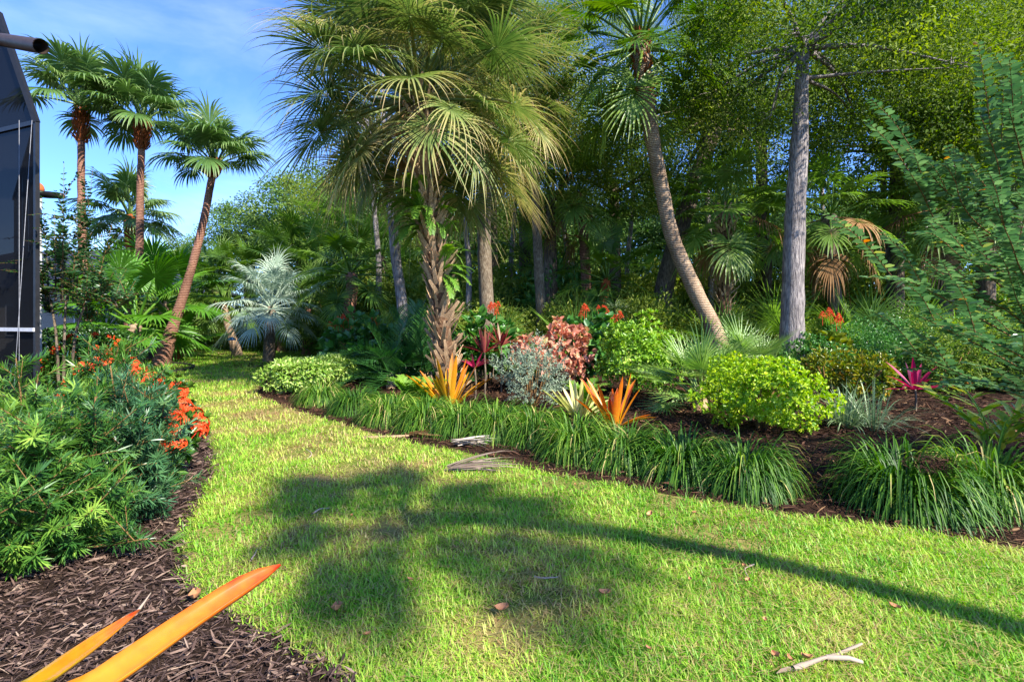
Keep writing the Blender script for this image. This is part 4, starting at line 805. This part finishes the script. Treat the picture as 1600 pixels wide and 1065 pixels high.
# ================================================================== LEFT BED
# podocarpus shrubs
def podocarpus(label, loc, shoots, mat, seed, stemh, lw=.008, ll=(.06, .095)):
    """shoots: (base offset, tip offset, number of side sprigs)"""
    o = thing('podocarpus', label, 'shrub', loc); g = np.random.default_rng(seed); sb = MB()
    for (a, b, ns) in shoots:
        mb = MB(); a = Vector(a); b = Vector(b); mid = a.lerp(b, .5) + Vector((g.uniform(-.1, .1), g.uniform(-.1, .1), -.04)); q = spline([a, mid, b], 14); tube(sb, q, np.linspace(.012, .004, 14), 6)
        ends = [(q[7], q[13], 1.)]
        for j in range(ns):
            i = g.integers(1, 13); s = np.array(q[i]); dd = nrm(g.normal(size=3) * [1, 1, .5] + [0, 0, .75] + (np.array(b) - np.array(a)) * .5); ends.append((s, s + dd * g.uniform(.14, .32), 1.))
        for s, e, f in ends:
            m_ = 58; t = np.linspace(.05, 1, m_)[:, None]; s = np.array(s); e = np.array(e); B = s + (e - s) * t; ax = nrm(e - s); rd = nrm(np.cross(g.normal(size=(m_, 3)), ax)); tube(sb, [s, e], [.004, .002], 4)
            strips(mb, B, nrm(rd * .9 + ax * (.35 + .5 * t)), nrm(ax + g.normal(0, .2, (m_, 3)) + [0, 0, .3]), g.uniform(ll[0], ll[1], m_), lw, g.uniform(.0, .35, m_), np.clip(g.normal(.4, .13) + .22 * t[:, 0] + g.normal(0, .08, m_), 0, 1), 3, [.5, 1, .8, .05])
        mb.build('branch', mat, o)
    sb.build('stems', 'stem', o); return o
def shoots(g, n, rx, ry, h0, h1, base=.12):
    out = []
    for i in range(n):
        a = g.uniform(0, 6.28); rr = math.sqrt(g.random()); z = g.uniform(h0, h1) * (1 - .35 * rr * rr); out.append(((math.cos(a) * base * g.random(), math.sin(a) * base * g.random(), .05 + .5 * z * g.random()), (math.cos(a) * rx * rr, math.sin(a) * ry * rr, z), 13))
    return out
g0 = np.random.default_rng(5)
la = G(34, 905) + Vector((0, .1, 0)); podocarpus('podocarpus with bright lime shoots nearest the pool screen', la, shoots(g0, 44, .62, .55, .15, 1.25), 'podo', 1, 1.)
lb = G(140, 852) + Vector((0, .2, 0)); podocarpus('podocarpus with blue green needles and a bare yellow stem', lb, shoots(g0, 44, .36, .36, .1, 1.15), 'podo_blue', 2, 1.1)
lc = G(155, 790) + Vector((0, .2, 0)); podocarpus('podocarpus with upright green tips behind the blue green one', lc, shoots(g0, 34, .36, .4, .3, 1.42), 'podo', 3, 1.2)
ld = G(20, 800); podocarpus('podocarpus behind the lime tipped one against the screen', ld, shoots(g0, 28, .55, .5, .3, 1.2), 'podo', 4, 1.2)
bs = MB(); tube(bs, spline([Vector((-.06, -.3, -.05)), Vector((-.07, -.3, .4)), Vector((-.05, -.28, .8))], 8), np.linspace(.017, .012, 8), 7); [setattr(bs.build('bare_stem', 'stem', [o for o in bpy.data.objects if o.get('label', '').startswith('podocarpus with blue')][0]), 'name', 'bare_stem')]
# ixora
IX = []
for s in range(3):
    mb = MB(); n = 32; d = nrm(rng.normal(size=(n, 3)) * [1, 1, .35] + [0, 0, .45]); c = d * .062
    for k in range(4):
        a = k * 1.5708 + rng.uniform(0, 1.5, n); t1 = nrm(np.cross(d, [.3, .2, .9])); t2 = np.cross(d, t1); leaves(mb, c, nrm(t1 * np.cos(a)[:, None] + t2 * np.sin(a)[:, None] + d * .25), d, .024, .013, np.clip(rng.normal(.5, .22, n), 0, 1), .2)
    tube(mb, [(0, 0, -.08), (0, 0, .02)], [.004, .003], 4, .1); IX.append(mb.mesh('flower_cluster', 'ixora_fl'))
def ixora(label, loc, size, zc, fl, seed, n=520):
    o = bush('ixora', label, loc, size, 'ixora', n, .085, .036, cl=5, lump=.15, shell=.5, seed=seed, zc=zc, group='ixora bushes along the left bed'); k = 0; g = np.random.default_rng(seed)
    while k < fl:
        d = nrm(g.normal(size=3) * [1, 1, .7] + [.45, -.2, .4])
        if d[2] < -.1: continue
        q = Vector((d[0] * size[0] * 1.03, d[1] * size[1] * 1.03, zc + d[2] * size[2] * 1.03)); b = link('flower_cluster', random.choice(IX), o, q, random.uniform(0, 6), random.uniform(.8, 1.25)); b.rotation_euler = (-d[1] * .7, d[0] * .7, random.uniform(0, 6)); k += 1
ixora('ixora with a few orange flowers low beside the blue green podocarpus', G(212, 775) + Vector((0, .15, 0)), (.36, .42, .38), .42, 24, 61)
ixora('ixora covered with orange flower clusters facing the lawn', G(206, 708) + Vector((0, .1, 0)), (.42, .55, .4), .42, 74, 62, 800)
ixora('ixora with orange flowers second along the bed from the podocarpus', G(172, 656), (.45, .6, .42), .45, 52, 63, 700)
ixora('ixora with orange flowers farthest along the bed near the palms', G(150, 624), (.45, .6, .42), .5, 36, 64, 650)
ixora('ixora with scattered orange flowers behind the podocarpus row', G(140, 640), (.6, .5, .5), .7, 16, 65, 600)
# crepe myrtle on the left, multi stemmed
cl_ = G(98, 655); c2 = thing('crepe_myrtle', 'multi-stemmed crepe myrtle with upright sprigs beside the pool screen', 'shrub', cl_); mb = MB(); sg = []
for tx, ty, bx in ((100, 255, 95), (65, 300, 92), (145, 262, 108), (85, 330, 90), (120, 330, 105), (60, 400, 90), (160, 400, 110), (175, 350, 112), (180, 420, 110), (72, 470, 92), (140, 450, 108), (110, 400, 100), (200, 440, 112), (95, 300, 98), (130, 290, 105), (215, 455, 112), (150, 490, 108)):
    Yt = cl_.y + random.uniform(-.5, .6); a = P(bx, 600, cl_.y) - cl_; a.z = -.05; m1 = P(bx * .4 + tx * .6, 470, cl_.y) - cl_; m2 = P(bx * .3 + tx * .7, (505 + ty) / 2, Yt) - cl_; e = P(tx, ty, Yt) - cl_
    tube(mb, spline([m1, m1.lerp(m2, .5) + Vector((0, 0, .05)), m2], 7), np.linspace(.014, .007, 7), 6); sg.append((m1, m2, e))
for bx, tx in ((93, 76), (99, 104), (108, 140)): tube(mb, spline([P(bx, 600, cl_.y) * 1. - cl_ + Vector((0, 0, -.3)), P((bx * 2 + tx) / 3, 520, cl_.y) - cl_, P(tx, 460, cl_.y) - cl_], 12), np.linspace(.022, .012, 12), 8)
mb.build('stems', 'lichen', c2)
for m1, m2, e in sg:
    mb = MB(); spray(mb, [m2.lerp(m1, .3), m2, e], .075, .036, .045, .45, .007, 0, 1)
    for j in range(15):
        s = (m1.lerp(m2, random.uniform(.3, 1)) if j < 5 else m2.lerp(e, random.uniform(.0, .6))); d = Vector((random.uniform(-1, 1), random.uniform(-1, 1), random.uniform(-.1, .8))).normalized() * random.uniform(.25, .55); spray(mb, [s, s + d * .5 + Vector((0, 0, .05)), s + d], .07, .035, .042, .4, .004, 0, 1)
    mb.build('branch', ['crepe_dark', 'stem'], c2)
# clipped dark shrubs beyond
bush('clipped_shrub', 'dark clipped round shrub behind the multi-stemmed crepe myrtle', G(140, 602), (1.0, .8, .7), 'boxwood', 1700, .06, .035, cl=5, lump=.06, shell=.75, seed=71, zc=.62)
bush('clipped_shrub', 'dark clipped shrub tight against the corner of the pool screen', G(70, 618), (.7, .6, .65), 'boxwood', 1300, .06, .035, cl=5, lump=.06, shell=.75, seed=72, zc=.6)

# ================================================================== BUILT THINGS
# screened pool enclosure
ca = Vector((-6.5, 7.0, 0)); pc = thing('pool_screen_enclosure', 'dark screened pool enclosure with mansard top and pale chair rail', 'pool enclosure', ca)
wd = Vector((-.93, .36, 0)).normalized(); sd_ = Vector((-.72, .69, 0)).normalized(); H = 4.15; sl = Vector((-.52, 0, 1.5))
def panel(name, a, b, c, d, mat='screen'):
    mb = MB(); mb.add([tuple(a), tuple(b), tuple(c), tuple(d)], [np.array([[0, 1, 2, 3]])]); return mb.build(name, mat, pc, False)
Z = Vector((0, 0, 1)); O = Vector((0, 0, 0)); fr = MB(); rl = MB()
for s in (0, 1.35, 2.7, 4.0):
    bar(fr, wd * s, wd * s + Z * H, .05, .05, up=(wd.y, -wd.x, 0))
    if s < 4: panel('screen_panel', wd * (s + .026) + Z * .05, wd * (s + 1.32) + Z * .05, wd * (s + 1.32) + Z * H, wd * (s + .026) + Z * H)
for z in (.03, H): bar(fr, Z * z, wd * 4 + Z * z, .05, .06)
bar(fr, Z * H, Z * H + sl, .06, .06); bar(fr, wd * 1.35 + Z * H, wd * 1.35 + Z * H + sl, .05, .05); bar(fr, Z * H + sl, wd * 4 + Z * H + sl, .05, .05)
panel('roof_screen', Z * (H + .03), wd * 4 + Z * (H + .03), wd * 4 + Z * H + sl, Z * H + sl)
for s in range(4):
    bar(fr, sd_ * s * 1.6, sd_ * s * 1.6 + Z * H, .05, .05) if s else None
    panel('screen_panel', sd_ * (s * 1.6 + .03) + Z * .05, sd_ * (s * 1.6 + 1.57) + Z * .05, sd_ * (s * 1.6 + 1.57) + Z * H, sd_ * (s * 1.6 + .03) + Z * H)
bar(fr, Z * H, sd_ * 6.4 + Z * H, .05, .06); fr.build('frame', 'frame', pc, False)
bar(rl, Z * 1.32 + Vector((0, -.03, 0)), wd * 4 + Z * 1.32 + Vector((0, -.03, 0)), .04, .05); rl.build('chair_rail', 'whitemetal', pc, False)
for x0, x1 in ((30, 30), (22, 50)):
    mb = MB(); tube(mb, [P(x0, 605, 6.95) - ca, P(x1, 188, 6.95) - ca], [.0035, .0035], 5); mb.build('brace_cable', 'cable', pc)
dn = thing('drain_spout', 'bronze round gutter spout poking out high beside the screen', 'drain spout', P(0, 62, 6.2)); mb = MB(); e = P(64, 73, 6.0) - Vector(dn.location); tube(mb, [(-.5, .1, .04), (0, 0, 0), tuple(e * .5), tuple(e)], [.07, .075, .08, .085], 14, cap=False); tube(mb, [tuple(e), tuple(e * .5)], [.078, .07], 14, cap=False); mb.build('pipe', 'bronze', dn); mb = MB(); tube(mb, [tuple(e * .02), tuple(e * .06)], [.09, .09], 14, cap=False); mb.build('collar', 'bronze', dn)
dn = thing('drain_spout', 'lower gutter spout below a terracotta globe past the screen corner', 'drain spout', P(56, 303, 8.6)); mb = MB(); e = P(97, 306, 8.5) - Vector(dn.location); tube(mb, [(-.3, .1, .02), (0, 0, 0), tuple(e * .5), tuple(e)], [.05, .055, .06, .05], 12); mb.build('pipe', 'frame', dn); mb = MB(); tube(mb, [tuple(e * .1), tuple(e * .16)], [.07, .07], 12); mb.build('collar', 'bronze', dn)
# terracotta globe finial and lamp box on the next post
gp = thing('post', 'pale post with a terracotta globe behind the screen corner', 'post', Vector((P(57, 500, 8.8).x, 8.8, 0))); mb = MB(); h_ = P(57, 306, 8.8).z; bar(mb, (0, 0, 0), (0, 0, h_), .1, .1, up=(0, 1, 0)); mb.build('shaft', 'whitemetal', gp, False)
mb = MB(); t = np.linspace(0, np.pi, 9); tube(mb, [(0, 0, h_ + .12 - .12 * math.cos(x)) for x in t], [max(.01, .11 * math.sin(x)) for x in t], 14); mb.build('globe', 'terracotta', gp)
# neighbouring house
hb = Vector((-22, 24, 0)); hs = thing('house', 'neighbouring house with a slate blue roof glimpsed behind the slim palms', 'house', hb); mb = MB(); box(mb, (-8, 0, 0), (4.2, 8, 2.9)); mb.build('wall', 'house', hs, False)
mb = MB(); v = [(-8.7, -.7, 2.92), (4.9, -.7, 2.92), (4.9, 8.7, 2.92), (-8.7, 8.7, 2.92), (-5, 4, 5.2), (1.2, 4, 5.2)]; mb.add(v, [np.array([[0, 1, 5, 4], [2, 3, 4, 5], [0, 3, 2, 1]]), np.array([[1, 2, 5], [3, 0, 4]])]); mb.build('roof', 'roof', hs, False)
for x in (-5, -1, 2.2):
    mb = MB(); box(mb, (x - .7, -.06, .7), (x + .7, -.002, 2.2)); wobj = mb.build('window', 'whitemetal', hs, False); mb = MB(); box(mb, (x - .62, -.075, .78), (x + .62, -.062, 2.12)); mb.build('pane', 'glass', wobj, False)
# edged palm bed and small mulch ring
eg = [G(x, y) for x, y in ((215, 588), (262, 585), (296, 579), (303, 574.5), (285, 571), (240, 569), (190, 569))]; bedp = [Vector(q) for q in spline(eg, 30)]
sheet('palm_bed', bedp + [G(170, 580)], .028, 'redmulch'); mb = MB()
for i in range(22): bar(mb, bedp[i] + Vector((0, 0, .05)), bedp[i + 1] + Vector((0, 0, .05)), .05, .1)
tag(mb.build('bed_edging', 'edging', None, False), 'dark curved edging round the bed of the leaning slim palm', 'edging')
sheet('mulch_ring', [G(410, 571) + Vector((math.cos(a) * 1.1, math.sin(a) * 1.0, 0)) for a in np.linspace(0, 6.28, 24, endpoint=False)], .03, 'redmulch')
# blue capped path light by the far lawn
pl = thing('path_light', 'thin path light with a blue cap on the far lawn', 'path light', G(362, 562)); mb = MB(); tube(mb, [(0, 0, 0), (0, 0, .75)], [.012, .012], 6); mb.build('stake', 'frame', pl); mb = MB(); tube(mb, [(0, 0, .72), (0, 0, .78), (0, 0, .84)], [.15, .12, .02], 12); mb.build('cap', 'blue', pl)

# ================================================================== LITTER
def debris(label, loc, n, Ln, az, spread, mat='dead', stalk=True, T=(.5, 1)):
    o = thing('fallen_frond', label, 'fallen frond', loc, None); a = az + rng.uniform(-spread, spread, n); mb = MB(); D = np.stack([np.cos(a), np.sin(a), rng.uniform(.0, .22, n)], 1)
    strips(mb, np.stack([rng.normal(0, .03, n), rng.normal(0, .03, n), rng.uniform(.03, .09, n)], 1), D, nrm(rng.normal(0, .5, (n, 3)) + [0, 0, 1]), rng.uniform(Ln * .5, Ln, n), rng.uniform(.012, .03, n), rng.uniform(.1, .5, n), rng.uniform(T[0], T[1], n), 5, [.6, 1, .9, .7, .4, .05], fold=.3); mb.build('blade', mat, o)
    if stalk: mb = MB(); tube(mb, spline([Vector((0, 0, .04)), Vector((-math.cos(az) * .3, -math.sin(az) * .3, .035)), Vector((-math.cos(az) * .55, -math.sin(az) * .55, .03))], 6), np.linspace(.018, .028, 6), 6); mb.build('stalk', 'boot', o)
debris('fallen tan palm boot with frayed end lying by the liriope row', G(640, 686), 22, .42, .15, .55)
debris('grey shredded dead frond lying on the mulch in front of the liriope', G(712, 699), 30, .5, -.05, .5, 'stick', False); debris('thin grey frond scraps lying on the grass before the border', G(705, 742), 22, .75, .25, .4, 'stick', False, (.1, .6))
def stick(label, pts, r):
    b = G(*pts[0]); o = thing('stick', label, 'stick', b); mb = MB(); q = spline([G(*p) - b + Vector((0, 0, .034 + random.uniform(0, .025))) for p in pts], 12); tube(mb, q, np.linspace(r, r * .4, 12), 7, rough=.22); mb.build('wood', 'stick', o); return o, q
o, q = stick('pale forked stick on the grass with a curled bark end', [(1240, 1062), (1280, 1050), (1310, 1036), (1347, 1026)], .011); mb = MB(); tube(mb, [q[5], Vector(q[5]) + Vector((.08, -.02, .01)), Vector(q[5]) + Vector((.13, -.03, 0))], [.011, .01, .007], 6); mb.build('fork', 'stick', o); mb = MB(); strips(mb, [q[0]], [(-1, -.35, .1)], [(0, 0, 1.)], .09, .03, .3, .2, 5, [.6, 1, .7, .8, .4, .1], fold=.4); mb.build('bark_curl', 'stick', o)
stick('small white twig standing in the grass', [(1178, 893), (1168, 897), (1164, 903), (1170, 915)], .005); stick('short grey twig lying near the dark mulch edge', [(488, 812), (500, 806), (515, 801)], .007); stick('pale twig beside the grass near the bromeliad leaf', [(392, 890), (398, 880), (402, 868)], .006)
stick('brown stick in the shaded grass', [(835, 912), (850, 916), (872, 917)], .007); stick('thin twig lying on the straw coloured grass', [(480, 722), (487, 716), (478, 709)], .006)
def dryleaf(label, px, py, s):
    b = G(px, py); mb = MB(); a = random.uniform(0, 6.28); V = []; 
    for t in np.linspace(0, 1, 7):
        wd_ = .32 * math.sin(math.pi * min(1, t * .97 + .03)) ** .7
        for c in (-1, -.5, 0, .5, 1): V.append(((t - .5) * s, c * wd_ * s, (c * c * .3 + (t - .5) ** 2 * .7) * s * .8))
    f = [[i * 5 + j, i * 5 + j + 1, i * 5 + j + 6, i * 5 + j + 5] for i in range(6) for j in range(4)]; mb.add(V, [np.array(f)]); o = mb.build('dry_leaf', 'dryleaf', None, True, b + Vector((0, 0, .05))); o.rotation_euler = (random.uniform(-.3, .3), random.uniform(-.3, .3), a); tag(o, label, 'leaf', 'dry leaves on the lawn')
for px, py, s, lab in ((785, 967, .07, 'curled tan dry leaf on the sunny grass'), (527, 968, .085, 'flat pinkish dry leaf on the grass near the mulch'), (945, 942, .06, 'small orange dry leaf on the grass'), (1015, 815, .06, 'orange dry leaf on the grass near the liriope shade'), (305, 948, .09, 'russet dry leaf on the dark mulch'), (1085, 812, .05, 'tiny brown dry leaf beside the border mulch')): dryleaf(lab, px, py, s)
for i in range(20):
    y_ = random.uniform(720, 1050); x_ = random.uniform(420, 1500)
    if inside(np.array([G(x_, y_).x]), np.array([G(x_, y_).y]), LAWN)[0]: dryleaf('little brown fallen leaf lying in the lawn', x_, y_, random.uniform(.025, .05))
print('objects', len(bpy.data.objects), 'tris', sum(sum(len(p.vertices) - 2 for p in m.polygons) for m in bpy.data.meshes) if False else sum(len(m.loops) - 2 * len(m.polygons) for m in bpy.data.meshes))
